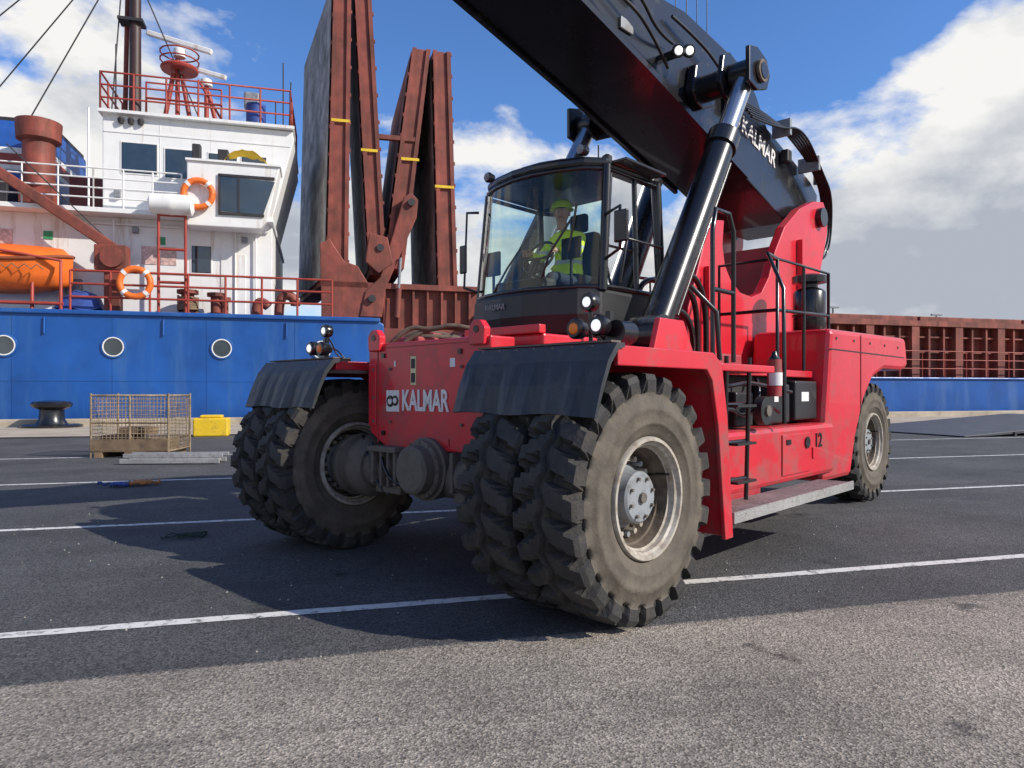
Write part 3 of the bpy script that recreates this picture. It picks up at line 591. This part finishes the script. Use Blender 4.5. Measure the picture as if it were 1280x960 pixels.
for v in bm.verts:
    x,y,z=v.co; 
    sx=.098; sy=.076; sz=.12
    taper=1-.28*max(0,-z)**1.5
    X2=x*sx*(1-.12*max(0,-z)); Y2=y*sy*taper; Z2=z*sz
    if x<0:
        nose=math.exp(-((y/.16)**2))*math.exp(-(((z+.12)/.22)**2))*.026
        X2-=nose
        for e in (-.42,.42): X2+=math.exp(-(((y-e)/.22)**2)-(((z-.08)/.13)**2))*.012
        X2-=math.exp(-((y/.35)**2)-(((z+.48)/.08)**2))*.005
        X2-=math.exp(-((y/.3)**2)-(((z+.85)/.2)**2))*.008
    v.co=(X2,Y2,Z2)
me=bpy.data.meshes.new('face'); bm.to_mesh(me); bm.free(); me.materials.append(SKIN)
for p in me.polygons: p.use_smooth=True
o=bpy.data.objects.new('face',me); sc.collection.objects.link(o); o.parent=HD
for s in (-1,1):
    lathe('eye_%d'%s,[(0,.001),(.003,.010),(.01,.013)],(1,0,0),(-.088,s*.032,.01),WHITEM,HD,12)
    lathe('iris_%d'%s,[(0,.001),(.001,.006)],(1,0,0),(-.0895,s*.032,.01),SDK,HD,12)
    lathe('ear_%d'%s,[(0,.02),(.012,.03),(.02,.02)],(0,s,0),(.01,s*.068,0),SKIN,HD,16)
boxes('mouth',[((-.105,-.025,-.062),(-.085,.025,-.056))],pbr('lips',(.35,.10,.09),.5),HD)
cyl('neck',(.02,0,-.17),(.0,0,-.07),.055,SKIN,HD)
prof=[(0,.128),(.006,.128),(.012,.112),(.05,.108),(.085,.088),(.11,.05),(.12,.01)]
lathe('helmet',prof,(0,0,1),(0,0,.035),HELM,HD,32)
prism('helmet_peak',[(-.09,-.075),(-.135,-.06),(-.16,0),(-.135,.06),(-.09,.075)],.035,.043,'z',HELM,HD)

# ------------------------------------------------------------ ship
H=empty('cargo_ship',rz=QA)
prism('hull_aft',[(-34,-2.6),(3.2,-2.6),(3.2,5.0),(2.6,5.33),(-34,5.33)],37,52,'y',SBLUE,H,bevel=.08)
prism('hull_mid',[(3.2,-2.6),(84,-2.6),(84,2.45),(3.2,2.45)],37.01,52,'y',SBLUE,H,bevel=.06)
boxes('hull_rubbing_strake',[((-34,36.86,5.1),(3.0,37.02,5.30)),((3.2,36.9,2.3),(84,37.02,2.44)),],SBLUE,H,bevel=.05)
boxes('hull_weld_seams',[((-34+i*4.1,36.985,-1),(-33.97+i*4.1,37.0,5.1)) for i in range(9)]+[((-34,36.985,2.0),(3,37.0,2.03))],SBLUE,H)
pipes('scupper_pipes',[[(u,36.95,4.95),(u,36.93,4.2)] for u in (-12.2,-7.2,-1.6)],.05,SBLUE,H)
for i,u in enumerate((-22.7,-18.3,-13.8,-9.35,-4.6,0.1)):
    lathe('porthole_rim_%d'%i,[(0,.55),(.05,.53),(.05,.46),(0,.45)],(0,-1,0),(u,36.99,3.62),SBLUE,H,32,cap=False)
    lathe('porthole_glass_%d'%i,[(0,.45),(.02,.44)],(0,-1,0),(u,36.98,3.62),SWIN,H,32)
    lathe('porthole_ring_%d'%i,[(0,.46),(.045,.46),(.045,.41),(0,.41)],(0,-1,0),(u,36.965,3.62),SWHITE,H,32,cap=False)
box('lower_house',(-30,39,5.2),(-2.4,50,10.15),SWHITE,H,bevel=.03)
box('boat_deck',(-30,38.0,10.15),(-2.3,50,10.38),SWHITE,H,bevel=.02)
br=[(-10.45,10.38),(-2.55,10.38),(-2.4,10.7),(-1.32,14.9),(-1.4,15.35),(-10.45,15.45)]
prism('bridge_house',br,39.4,47,'y',SWHITE,H,bevel=.04)
box('bridge_top_deck',(-10.6,39.1,15.4),(-1.3,47.2,15.55),SWHITE,H)
boxes('bridge_plating_seams',[((-10.4,39.385,11.6),(-6.4,39.398,11.63)),((-7.85,39.385,10.4),(-7.82,39.398,15.3)),((-12,38.985,7.4),(-2.4,38.998,7.43)),((-10.4,39.37,14.5),(-1.5,39.398,14.58))],SWHITE,H)
def win(name,u0,u1,z0,z1,v,n_=1):
    box(name+'_frame',(u0-.1,v-.03,z0-.1),(u1+.1,v-.002,z1+.1),SWHITE,H,bevel=.03)
    box(name+'_gasket',(u0-.03,v-.045,z0-.03),(u1+.03,v-.031,z1+.03),SDK,H,bevel=.05)
    box(name,(u0,v-.06,z0),(u1,v-.046,z1),SWIN,H,bevel=.08)
win('bridge_window_a',-9.55,-8.0,12.55,14.0,39.4)
win('bridge_window_b',-7.55,-6.05,12.45,13.85,39.4)
win('bridge_window_c',-5.5,-4.2,12.5,13.8,39.4)
win('bridge_window_d',-3.9,-2.75,12.7,13.8,39.4)
win('lower_window',-6.25,-5.4,7.6,8.9,39)
wing=[(-6.3,9.7),(-2.9,9.7),(-2.55,10.1),(-1.95,12.9),(-6.3,12.9)]
prism('bridge_wing',wing,37.7,39.39,'y',SWHITE,H,bevel=.05)
prism('wing_window',[(-4.75,10.5),(-2.75,10.4),(-2.2,12.1),(-4.75,12.2)],37.64,37.69,'y',SWIN,H)
boxes('wing_window_bars',[((-3.95,37.6,10.45),(-3.87,37.66,12.2)),((-4.85,37.6,10.38),(-4.75,37.68,12.3)),((-4.85,37.6,12.2),(-2.2,37.68,12.32)),((-4.85,37.6,10.3),(-2.7,37.68,10.42))],SDK,H)
box('wing_sill',(-6.35,37.6,12.88),(-1.9,39.39,12.98),SWHITE,H)
boxes('wing_items',[((-4.9,37.8,12.98),(-4.4,38.4,13.6)),((-6.1,37.9,12.98),(-5.7,38.3,13.8))],SDK,H,bevel=.05)
vs=[];fs=[]
for i in range(13):
    for j in range(5):
        vs.append((-4.6+i*.17,37.7+j*.12,13.05+.55*math.sin(math.pi*i/12)**.6*(1-.1*j)+random.uniform(-.06,.06)))
for i in range(12):
    for j in range(4): fs.append((i*5+j,i*5+j+1,(i+1)*5+j+1,(i+1)*5+j))
mobj('yellow_cover',vs,fs,YEL,H,smooth=True)
def lifering(tag,u,v,z):
    pts=[(u+.66*math.cos(2*math.pi*i/24),v,z+.66*math.sin(2*math.pi*i/24)) for i in range(25)]
    pipes('life_ring_'+tag,[pts],.15,BOATO,H,res=5)
    for k in range(4):
        a=math.pi/4+k*math.pi/2; q=[(u+.66*math.cos(a+d),v,z+.66*math.sin(a+d)) for d in (-.12,0,.12)]
        pipes('life_ring_band_%s_%d'%(tag,k),[q],.16,SWHITE,H,res=5)
lifering('a',-5.75,37.45,11.2); lifering('b',-8.4,36.85,6.65)
rails('boat_deck_rail',[(-30,38.1,10.38),(-10.5,38.1,10.38),(-6.6,38.1,10.38)],1.9,4,1.5,.04,SWHITE,H)
rails('monkey_island_rail',[(-10.5,39.2,15.5),(-1.5,39.2,15.5),(-1.4,46,15.5)],1.9,3,1.5,.05,SRED,H)
rails('monkey_island_rail_l',[(-10.5,39.2,15.5),(-10.5,46,15.5)],1.9,3,1.5,.05,SRED,H)
rails('main_deck_rail',[(-11.2,37.15,5.33),(0.6,37.15,5.33)],1.85,3,1.6,.055,SRED,H)
rails('cargo_deck_rail',[(9,37.2,2.45),(84,37.2,2.45)],1.7,3,1.8,.03,SRED,H)
boxes('wall_signs',[((-12.9,38.97,8.9),(-12.5,38.99,9.3)),((-7.9,38.97,8.9),(-7.5,38.99,9.3))],pbr('sign_green',(.05,.3,.12),.5),H)
boxes('wall_posters',[((-7.7,38.97,7.9),(-7.0,38.99,8.8)),((-8.6,38.97,7.9),(-7.9,38.99,8.8)),((-14.9,38.97,8.6),(-14.2,38.99,9.3))],pbr('sign_white_red',(.6,.42,.38),.5,var=.4,scale=6),H)
boxes('house_door',[((-4.9,38.95,5.4),(-3.7,38.99,8.6))],SWHITE,H,bevel=.05)
boxes('wall_fittings',[((-3.9,38.8,9.2),(-3.6,38.99,9.5)),((-9.0,38.8,9.4),(-8.7,38.99,9.7)),((-11.9,38.7,6.0),(-11.2,38.99,7.0)),((-9.9,39.2,11.2),(-9.6,39.39,11.6))],HUBG,H,bevel=.04)
pipes('wall_pipes',[[(-4.2,38.9,5.4),(-4.2,38.9,10.1)],[(-3.2,38.85,5.4),(-3.2,38.85,9.6)],[(-10.9,38.8,10.4),(-10.9,38.8,15.4)],[(-9.8,38.8,5.4),(-9.8,38.8,10)],[(-12,38.9,9.8),(-2.6,38.9,9.8)]],.05,SWHITE,H)
lathe('liferaft_canister',[(0,.3),(.1,.48),(.9,.5),(1.0,.52),(1.1,.5),(1.9,.48),(2.0,.3)],(1,0,0),(-7.9,37.3,10.55),SWHITE,H,24)
pipes('liferaft_cradle',[[(-7.5,37.4,5.3),(-7.5,37.4,10.1)],[(-6.3,37.4,5.3),(-6.3,37.4,10.1)],[(-7.5,37.4,10.05),(-6.3,37.4,10.05)],[(-7.5,37.4,8.4),(-6.3,37.4,8.4)],[(-7.5,37.4,6.8),(-6.3,37.4,6.8)]],.07,SRED,H)
for i,(u,r,h) in enumerate(((-6.3,.5,1.2),(-5.0,.42,1.1),(-4.6,.3,.9))):
    lathe('mooring_winch_%d'%i,[(0,r),(.1,r),(.12,r*.6),(h-.2,r*.6),(h-.18,r),(h,r)],(0,0,1),(u,38.0,5.33),SBROWN,H,20)
pipes('mooring_rope_coil',[[( -6.3+.45*math.cos(t*.7),38+.45*math.sin(t*.7),5.5+.012*t) for t in range(60)]],.06,WOOD,H)
pipes('vent_gooseneck',[[(-2.0,37.8,5.3),(-2.0,37.8,6.2),(-1.6,37.8,6.5),(-1.2,37.8,6.2),(-1.2,37.8,5.9)],[(-3.1,37.8,5.3),(-3.1,37.8,5.9),(-2.8,37.8,6.1),(-2.5,37.8,5.8)]],.24,SBROWN,H,smooth=True)
vs=[];fs=[]
for i in range(11):
    for j in range(7):
        vs.append((-12.0+i*.2,37.5+j*.2,5.4+.95*(math.sin(math.pi*i/10)**.5)*(math.sin(math.pi*j/6)**.5)+random.uniform(-.08,.08)))
for i in range(10):
    for j in range(6): fs.append((i*7+j,i*7+j+1,(i+1)*7+j+1,(i+1)*7+j))
mobj('tarpaulin_bundle',vs,fs,TARPB,H,smooth=True)
prism('davit_arm',[(-16.5,12.9),(-16.4,13.4),(-9.4,8.6),(-9.3,7.9)],37.6,38.0,'y',SBROWN,H,bevel=.05)
boxes('davit_post',[((-9.9,37.5,5.3),(-9.2,38.1,7.6)),((-10.3,37.4,7.3),(-8.9,38.2,8.5))],SBROWN,H,bevel=.05)
cyl('davit_winch',(-9.5,37.2,7.9),(-9.5,37.4,7.9),.5,SBROWN,H)
pipes('davit_wires',[[(-16,37.8,13.6),(-14.5,37.8,8.5)],[(-9.5,37.8,8.5),(-14,37.8,13.0)]],.03,SDK,H)
box('funnel',(-20,41,10.4),(-13.3,47,15.2),pbr('funnel_blue',(.02,.1,.4),.4),H,bevel=.15)
box('funnel_band',(-20.02,40.97,12.6),(-13.28,47.02,13.9),SWHITE,H,bevel=.15)
boxes('funnel_band_red',[((-20.03,40.94,12.95),(-13.27,47.03,13.5))],SRED,H)
box('funnel_cap',(-19.8,41.2,15.2),(-13.4,46.8,15.4),SDK,H)
lathe('exhaust_vent',[(0,.7),(2.1,.7),(2.2,.95),(3.1,1.0),(3.2,.7)],(0,0,1),(-13.3,39.6,11.6),SBROWN,H,24)
box('exhaust_vent_base',(-14.0,39.1,10.4),(-12.6,40.2,11.6),SBROWN,H)
box('aft_vent_box',(-16.5,39.5,10.4),(-14.6,41,11.9),SDK,H,bevel=.05)
box('engine_casing',(-12.4,41,10.4),(-10.6,46,12.6),pbr('casing_maroon',(.12,.03,.03),.6),H)
cyl('main_mast',(-9.35,41,15.4),(-9.3,41,27),.30,pbr('mast_dark',(.045,.02,.018),.5),H,r1=.24)
cyl('main_mast_b',(-9.95,41.5,15.4),(-9.7,41.4,27),.12,SBROWN,H)
boxes('mast_platforms',[((-10.1,40.6,20.8),(-8.9,41.5,20.95)),((-10,40.7,23),(-9,41.4,23.1))],SDK,H)
pipes('mast_rigging',[[(-9.3,41,27),(-24,43,13)],[(-9.3,41,26),(-20,43,12)],[(-9.3,41,25.5),(-17,42,10.5)],[(-9.3,41,27),(-3,41,27.6)],[(-9.1,41,23),(-6,40.5,15.6)],[(-10.6,40,10),(-9.9,41.3,25)]],.035,SDK,H)
pipes('radar_mast',[[(-7.3,41,15.5),(-7.3,41,18.6)],[(-7.3,41,18.6),(-7.3,41,19.2)],[(-8.0,41,15.5),(-7.5,41,18.4)],[(-6.6,41,15.5),(-7.1,41,18.4)],[(-5.9,41.2,15.5),(-5.9,41.2,18)],[(-5.3,41.2,15.5),(-5.8,41.2,17.7)]],.12,SRED,H)
lathe('radar_platform',[(0,.9),(.1,.95),(.2,.9)],(0,0,1),(-7.2,41,18.55),SRED,H,20)
pr=[[(-7.2+.95*math.cos(t*math.pi/8),41+.95*math.sin(t*math.pi/8),18.6+hh) for t in range(17)] for hh in (.5,.9)]
pipes('radar_platform_rail',pr,.04,SRED,H)
lathe('radar_gearbox',[(0,.3),(.4,.3),(.5,.15)],(0,0,1),(-7.2,41,19.3),SWHITE,H,16)
lathe('radar_gearbox_b',[(0,.3),(.3,.3),(.4,.15)],(0,0,1),(-5.9,41.2,18.0),SWHITE,H,16)
def bar(name,c,ang,L,hh,mat):
    o=box(name,(-L/2,-.12,-hh/2),(L/2,.12,hh/2),mat,H,bevel=.05); o.location=c; o.rotation_euler=(0,ang,R_(-15)); return o
bar('radar_scanner_a',(-7.2,41,20.1),R_(17),3.6,.28,SWHITE); bar('radar_scanner_b',(-5.9,41.2,18.75),R_(16),2.2,.25,SWHITE)
boxes('searchlight',[((-3.9,40,16.6),(-3.1,40.6,17.5))],HUBG,H,bevel=.1)
lathe('blue_drum',[(0,.5),(1.3,.5)],(0,0,1),(-3.3,40.2,15.55),TARPB,H,20)
pipes('antennas',[[(-1.9,40,15.5),(-1.9,40,19.2)],[(-1.6,40,15.5),(-1.5,40,18.2)],[(-3.5,40.3,15.5),(-3.5,40.3,17)],[(-9.9,39.6,15.5),(-9.9,39.6,19.0)],[(-2.4,42,15.5),(-2.4,42,17.8)]],.035,SDK,H)
for i in range(3): lathe('dome_%d'%i,[(0,.12),(.2,.16),(.3,.1)],(0,0,1),(-9.6+.45*i,39.3,15.0-.05),SDK,H,12)
pipes('monkey_island_frames',[[(-8.6,40,15.5),(-8.6,40,17.4),(-5,40,17.4),(-5,40,15.5)],[(-8.6,40,16.6),(-5,40,16.6)],[(-4.8,40,15.5),(-6.2,40.5,18)]],.06,SRED,H)
# hatch covers folded upright
def leaf(tag,poly,v0,v1,plate=True,shear=0.):
    n_=len(poly); vs=[(p[0],v0,p[1]) for p in poly]+[(p[0]+shear,v1,p[1]) for p in poly]
    fs=[tuple(range(n_)),tuple(range(2*n_-1,n_-1,-1))]+[(i,(i+1)%n_,n_+(i+1)%n_,n_+i) for i in range(n_)]
    mobj('hatch_cover_leaf_'+tag,vs,fs,SBROWN,H,bevel=.04)
    (bl,br_,tr,tl)=poly
    ls=[]
    for k in range(11):
        f=.04+k*.092
        a=Vector(bl).lerp(Vector(tl),f); c=Vector(br_).lerp(Vector(tr),f)
        ls.append(((a.x-.06,v0-.1,a.y),(a.x+.16,v0+.0,a.y+.22)))
        ls.append(((c.x-.16,v0-.1,c.y+.3),(c.x+.06,v0+.0,c.y+.5)))
    boxes('hatch_lugs_'+tag,ls,SBROWN,H,bevel=.02)
    w_=.22
    for nm,(b0,t0,sg) in {'e0':(bl,tl,1),'e1':(br_,tr,-1)}.items():
        prism('hatch_flange_%s_%s'%(tag,nm),[(b0[0],b0[1]),(b0[0]+sg*w_,b0[1]),(t0[0]+sg*w_,t0[1]),(t0[0],t0[1])],v0-.12,v0-.01,'y',SBROWN,H)
    if plate:
        e0=.10; s0=shear*e0/(v1-v0)
        vs=[(bl[0]-.09+s0,v0+e0,bl[1]+.3),(bl[0]-.09+shear,v1,bl[1]+.3),(tl[0]-.09+shear,v1,tl[1]-.2),(tl[0]-.09+s0,v0+e0,tl[1]-.2)]
        mobj('hatch_plating_'+tag,vs,[(0,1,2,3)],PLANK,H)
leaf('a',[(.35,7.6),(1.5,7.6),(1.68,24.2),(.75,24.2)],40,51,True,-1.7)
leaf('b',[(2.65,8.0),(3.6,8.0),(2.72,24.2),(1.82,24.2)],40,51)
leaf('c',[(3.45,8.4),(4.55,8.4),(6.05,20.9),(5.05,20.9)],40,51)
leaf('d',[(6.5,7.4),(7.6,7.4),(7.2,20.9),(6.2,20.9)],40,51)
boxes('hatch_stripes',[((.6,39.86,16.3),(1.6,39.875,16.45)),((2.2,39.86,14.8),(3.1,39.875,14.95)),((4.4,39.86,14.5),(5.4,39.875,14.65)),((6.3,39.86,13.1),(7.4,39.875,13.25))],YEL,H)
prism('hatch_arm_a',[(4.5,12.3),(4.9,12.6),(5.3,12.2),(5.2,11.2),(3.5,7.2),(3.3,5.6),(2.1,5.6),(2.4,7.0),(3.2,7.8)],39.4,39.8,'y',SBROWN,H,bevel=.05)
for i,(u,z) in enumerate(((4.9,12.0),(2.75,6.6),(3.2,9.4))): cyl('hatch_pin_%d'%i,(u,39.2,z),(u,39.4,z),.2,SDK,H,seg=16)
cyl('hatch_ram',(4.1,39.3,5.6),(4.3,39.3,8.9),.08,HUBG,H)
cyl('hatch_ram_body',(4.1,39.3,5.6),(4.2,39.3,7.2),.16,SBROWN,H)
prism('hatch_bracket',[(.1,5.3),(0.0,9.5),(.5,9.8),(1.3,8.6),(2.0,8.4),(2.6,7.4),(2.6,5.3)],39.5,39.82,'y',SBROWN,H,bevel=.05)
prism('hatch_bracket_b',[(2.6,10.2),(3.6,10.0),(3.9,8.6),(3.1,8.0),(2.4,8.6)],39.3,39.6,'y',SBROWN,H,bevel=.05)
boxes('hatch_crosslinks',[((3.0,39.9,15.6),(5.2,40.2,15.85))],SBROWN,H)
box('hatch_coaming_aft',(.1,39.9,5.0),(8.8,51,7.5),SBROWN,H,bevel=.04)
boxes('coaming_ribs_aft',[((.2+i*.8,39.6,5.0),(.32+i*.8,39.9,7.3)) for i in range(11)]+[((.1,39.5,7.2),(8.8,39.9,7.5)),((3.2,39.3,2.45),(8.8,40,5.0))],SBROWN,H)
box('hold_coaming',(8.8,38.6,2.45),(84,50,6.1),SBROWN,H)
rb=[]
for i in range(62):
    u=9+i*1.2; rb.append(((u,38.1,2.45),(u+.14,38.6,5.8)))
    if i%3==0: rb.append(((u-.25,38.0,2.45),(u+.35,38.6,6.0)))
rb+=[((8.8,37.95,5.85),(84,38.62,6.2)),((8.8,38.25,4.1),(84,38.6,4.22)),((8.8,38.25,5.1),(84,38.6,5.2))]
boxes('hold_coaming_ribs',rb,SBROWN,H)
boxes('hatch_lids_forward',[((12+i*9,38.8,6.2),(20.8+i*9,49.5,6.6)) for i in range(8)],SBROWN,H,bevel=.04)
box('forecastle',(74,37.3,2.4),(84,51,7),SBLUE,H)
# lifeboat
LB=empty('lifeboat',rz=QA)
vs=[];fs=[]
ns=15
for i in range(ns):
    t=i/(ns-1); u=-17.3+t*5.9; f=max(.03,math.sin(math.pi*(.08+.86*t))**.55) if 0<t<1 else .05
    zk=6.1+.5*(abs(2*t-1)**3); hb=1.15*f; zg=7.5+.35*(abs(2*t-1)**2)
    ringp=[(0,zk),(hb*.55,zk+.25),(hb*.9,zk+.75),(hb,zg),(hb*1.03,zg+.08),(hb*.7,zg+.45*f+random.uniform(-.05,.05)),(0,zg+.95*f)]
    full=ringp+[(-a,z) for a,z in reversed(ringp[1:-1])]
    vs+=[(u,38.2-a,z) for a,z in full]; L_=len(full)
for i in range(ns-1):
    for j in range(L_): fs.append((i*L_+j,i*L_+(j+1)%L_,(i+1)*L_+(j+1)%L_,(i+1)*L_+j))
fs.append(tuple(range(L_))); fs.append(tuple(range((ns-1)*L_,ns*L_)))
mobj('boat_hull',vs,fs,BOATO,LB,smooth=True)
gl=[]
for s in (-1,1):
    gl.append([vs[i*L_+(4 if s>0 else L_-4)] for i in range(ns)])
pipes('gunwale_fender',gl,.09,pbr('fender_dark',(.25,.06,.02),.7),LB)
pipes('grab_line',[[(-17+.5*k/2,38.2-1.22,7.35-(.22 if k%2 else 0)) for k in range(3,20)]],.025,WOOD,LB)
pipes('boat_cradle',[[(-16.3,37.3,5.3),(-16.1,37.6,6.6)],[(-12.8,37.3,5.3),(-12.9,37.6,6.6)],[(-17,37.2,5.6),(-11.5,37.2,5.6)],[(-11.6,37.2,5.3),(-11.6,37.2,7.6),(-16.9,37.2,8.4)]],.08,SRED,LB)

# ------------------------------------------------------------ quay furniture
def frame(name,u,v,rz=0):
    X0=u*.965-v*.262; Y0=u*.262+v*.965
    return empty(name,(X0,Y0,0),QA+rz)
bo=frame('mooring_bollard',-11.0,34.2)
lathe('base',[(0,1.15),(.1,1.15),(.14,1.0)],(0,0,1),(0,0,0),BLACK,bo,32)
lathe('post',[(0,.6),(.2,.48),(.6,.46),(.72,.72),(.85,.78),(.95,.7),(1.0,.3)],(0,0,1),(0,0,.14),BLACK,bo,32)
cg=frame('mesh_pallet_cage',-4.06,18.5,R_(-12))
A,B,Hh=.86,.62,1.42
ls=[]
for i in range(21):
    x=-A+2*A*i/20
    for y in (-B,B): ls.append([(x,y,.2),(x,y,Hh)])
for i in range(15):
    y=-B+2*B*i/14
    for x in (-A,A): ls.append([(x,y,.2),(x,y,Hh)])
for k in range(15):
    z=.2+k*(Hh-.2)/14; ls.append([(-A,-B,z),(A,-B,z),(A,B,z),(-A,B,z),(-A,-B,z)])
pipes('wire_mesh',ls,.007,RUSTW,cg,res=1)
pipes('frame',[[(a*A,b_*B,0),(a*A,b_*B,Hh+.05)] for a in (-1,1) for b_ in (-1,1)]+[[(-A,-B,z),(A,-B,z),(A,B,z),(-A,B,z),(-A,-B,z)] for z in (.15,Hh)]+[[(0,-B,.15),(0,-B,Hh)],[(-A,-B,.8),(A,-B,.8)]],.026,RUSTW,cg,res=1)
boxes('floor_boards',[((-A,-B+.02+i*.2,.13),(A,-B+.17+i*.2,.17)) for i in range(6)]+[((-A,-B-.04,.16),(A,-B-.01,.42)),((-A*.9,-B-.04,0),(-A*.7,B,.13)),((A*.7,-B-.04,0),(A*.9,B,.13)),((-.1,-B-.04,0),(.1,B,.13))],WOOD,cg)
boxes('cargo_inside',[((-.75,-.45,.17),(-.1,.4,.5)),((0,-.4,.17),(.7,.45,.42)),((-.4,-.3,.5),(.3,.2,.68))],WOOD,cg,bevel=.03)
ya=frame('yellow_block',-3.55,26.0)
boxes('block',[((-.55,-.4,0),(.55,.4,.62)),((-.35,-.3,.62),(.35,.3,.72))],YEL,ya,bevel=.06)
la=frame('aluminium_ladder',-2.95,16.2,R_(-11))
boxes('stiles',[((-1.0,-.25,.02),(1.0,-.19,.12)),((-1.0,.19,.02),(1.0,.25,.12)),((-.95,-.2,.14),(1.05,-.15,.22)),((-.95,.2,.14),(1.05,.26,.22))],ALU,la,bevel=.01)
boxes('rungs',[((-.9+i*.22,-.19,.05),(-.86+i*.22,.19,.09)) for i in range(9)],ALU,la)
def pileobj(name,u,v,r,h,mat,nl,th):
    e=frame(name,u,v)
    ls=[]
    for k in range(nl):
        p=[];x=random.uniform(-r,r)*.5;y=random.uniform(-r,r)*.3;a=random.uniform(0,6.28)
        for i in range(14):
            p.append((x,y,max(th,random.uniform(th,h)))); a+=random.uniform(-1,1); x+=math.cos(a)*r*.3; y+=math.sin(a)*r*.15
            x=max(-r,min(r,x)); y=max(-r*.5,min(r*.5,y))
        ls.append(p)
    pipes('strands',ls,th,mat,e,res=2,smooth=True)
pileobj('blue_rope',-3.15,12.4,.22,.08,TARPB,6,.018)
pileobj('orange_rope',-2.7,12.5,.2,.08,pbr('rope_orange',(.45,.18,.06),.8),6,.02)
pileobj('torn_net',-1.35,7.95,.2,.04,pbr('net_green',(.03,.055,.045),.9),9,.006)
# loading ramp
rp_=frame('loading_ramp',24.6,20.3,R_(3))
prism('ramp_plate',[(-4.2,.02),(-3.4,.02),(5,.35),(5,.55),(-4.2,.05)],-1.5,4.0,'y',pbr('ramp_steel',(.06,.065,.075),.5,var=.3),rp_,bevel=.01)
boxes('ramp_ribs',[((-2+i*1.2,-1.55,.0),(-1.9+i*1.2,-1.45,.1+.045*(i+1)*1.0)) for i in range(6)],SDK,rp_)
for i,(u,h) in enumerate(((62,12),(95,12),(78,11.5))):
    lp=frame('street_lamp',u,75)
    cyl('pole',(0,0,-1),(0,0,h),.12,HUBG,lp); box('head',(-.8,-.15,h),(.8,.15,h+.2),HUBG,lp)
# pebbles
me=[];fs=[]
for i in range(420):
    u=random.uniform(-6,9); v=random.uniform(2.2,10); r=random.uniform(.004,.012); k=len(me)
    X0=u*.965-v*.262; Y0=u*.262+v*.965
    me+=[(X0-r,Y0,0.001),(X0,Y0-r,0.001),(X0+r,Y0,0.001),(X0,Y0+r*1.2,0.001),(X0+r*.2,Y0,r*1.1)]
    fs+=[(k,k+1,k+4),(k+1,k+2,k+4),(k+2,k+3,k+4),(k+3,k,k+4)]
mobj('gravel',me,fs,pbr('pebble',(.30,.28,.24),.8))

# ------------------------------------------------------------ camera
cd=bpy.data.cameras.new('camera'); co=bpy.data.objects.new('camera',cd); sc.collection.objects.link(co)
cd.sensor_width=36; cd.lens=36*885/1280; cd.clip_end=8000; cd.clip_start=.05
co.location=(0,0,1.5); co.rotation_euler=(R_(90),0,0); cd.shift_y=10/1280
sc.camera=co
sc.view_settings.view_transform='Standard'; sc.view_settings.look='None'; sc.view_settings.exposure=0
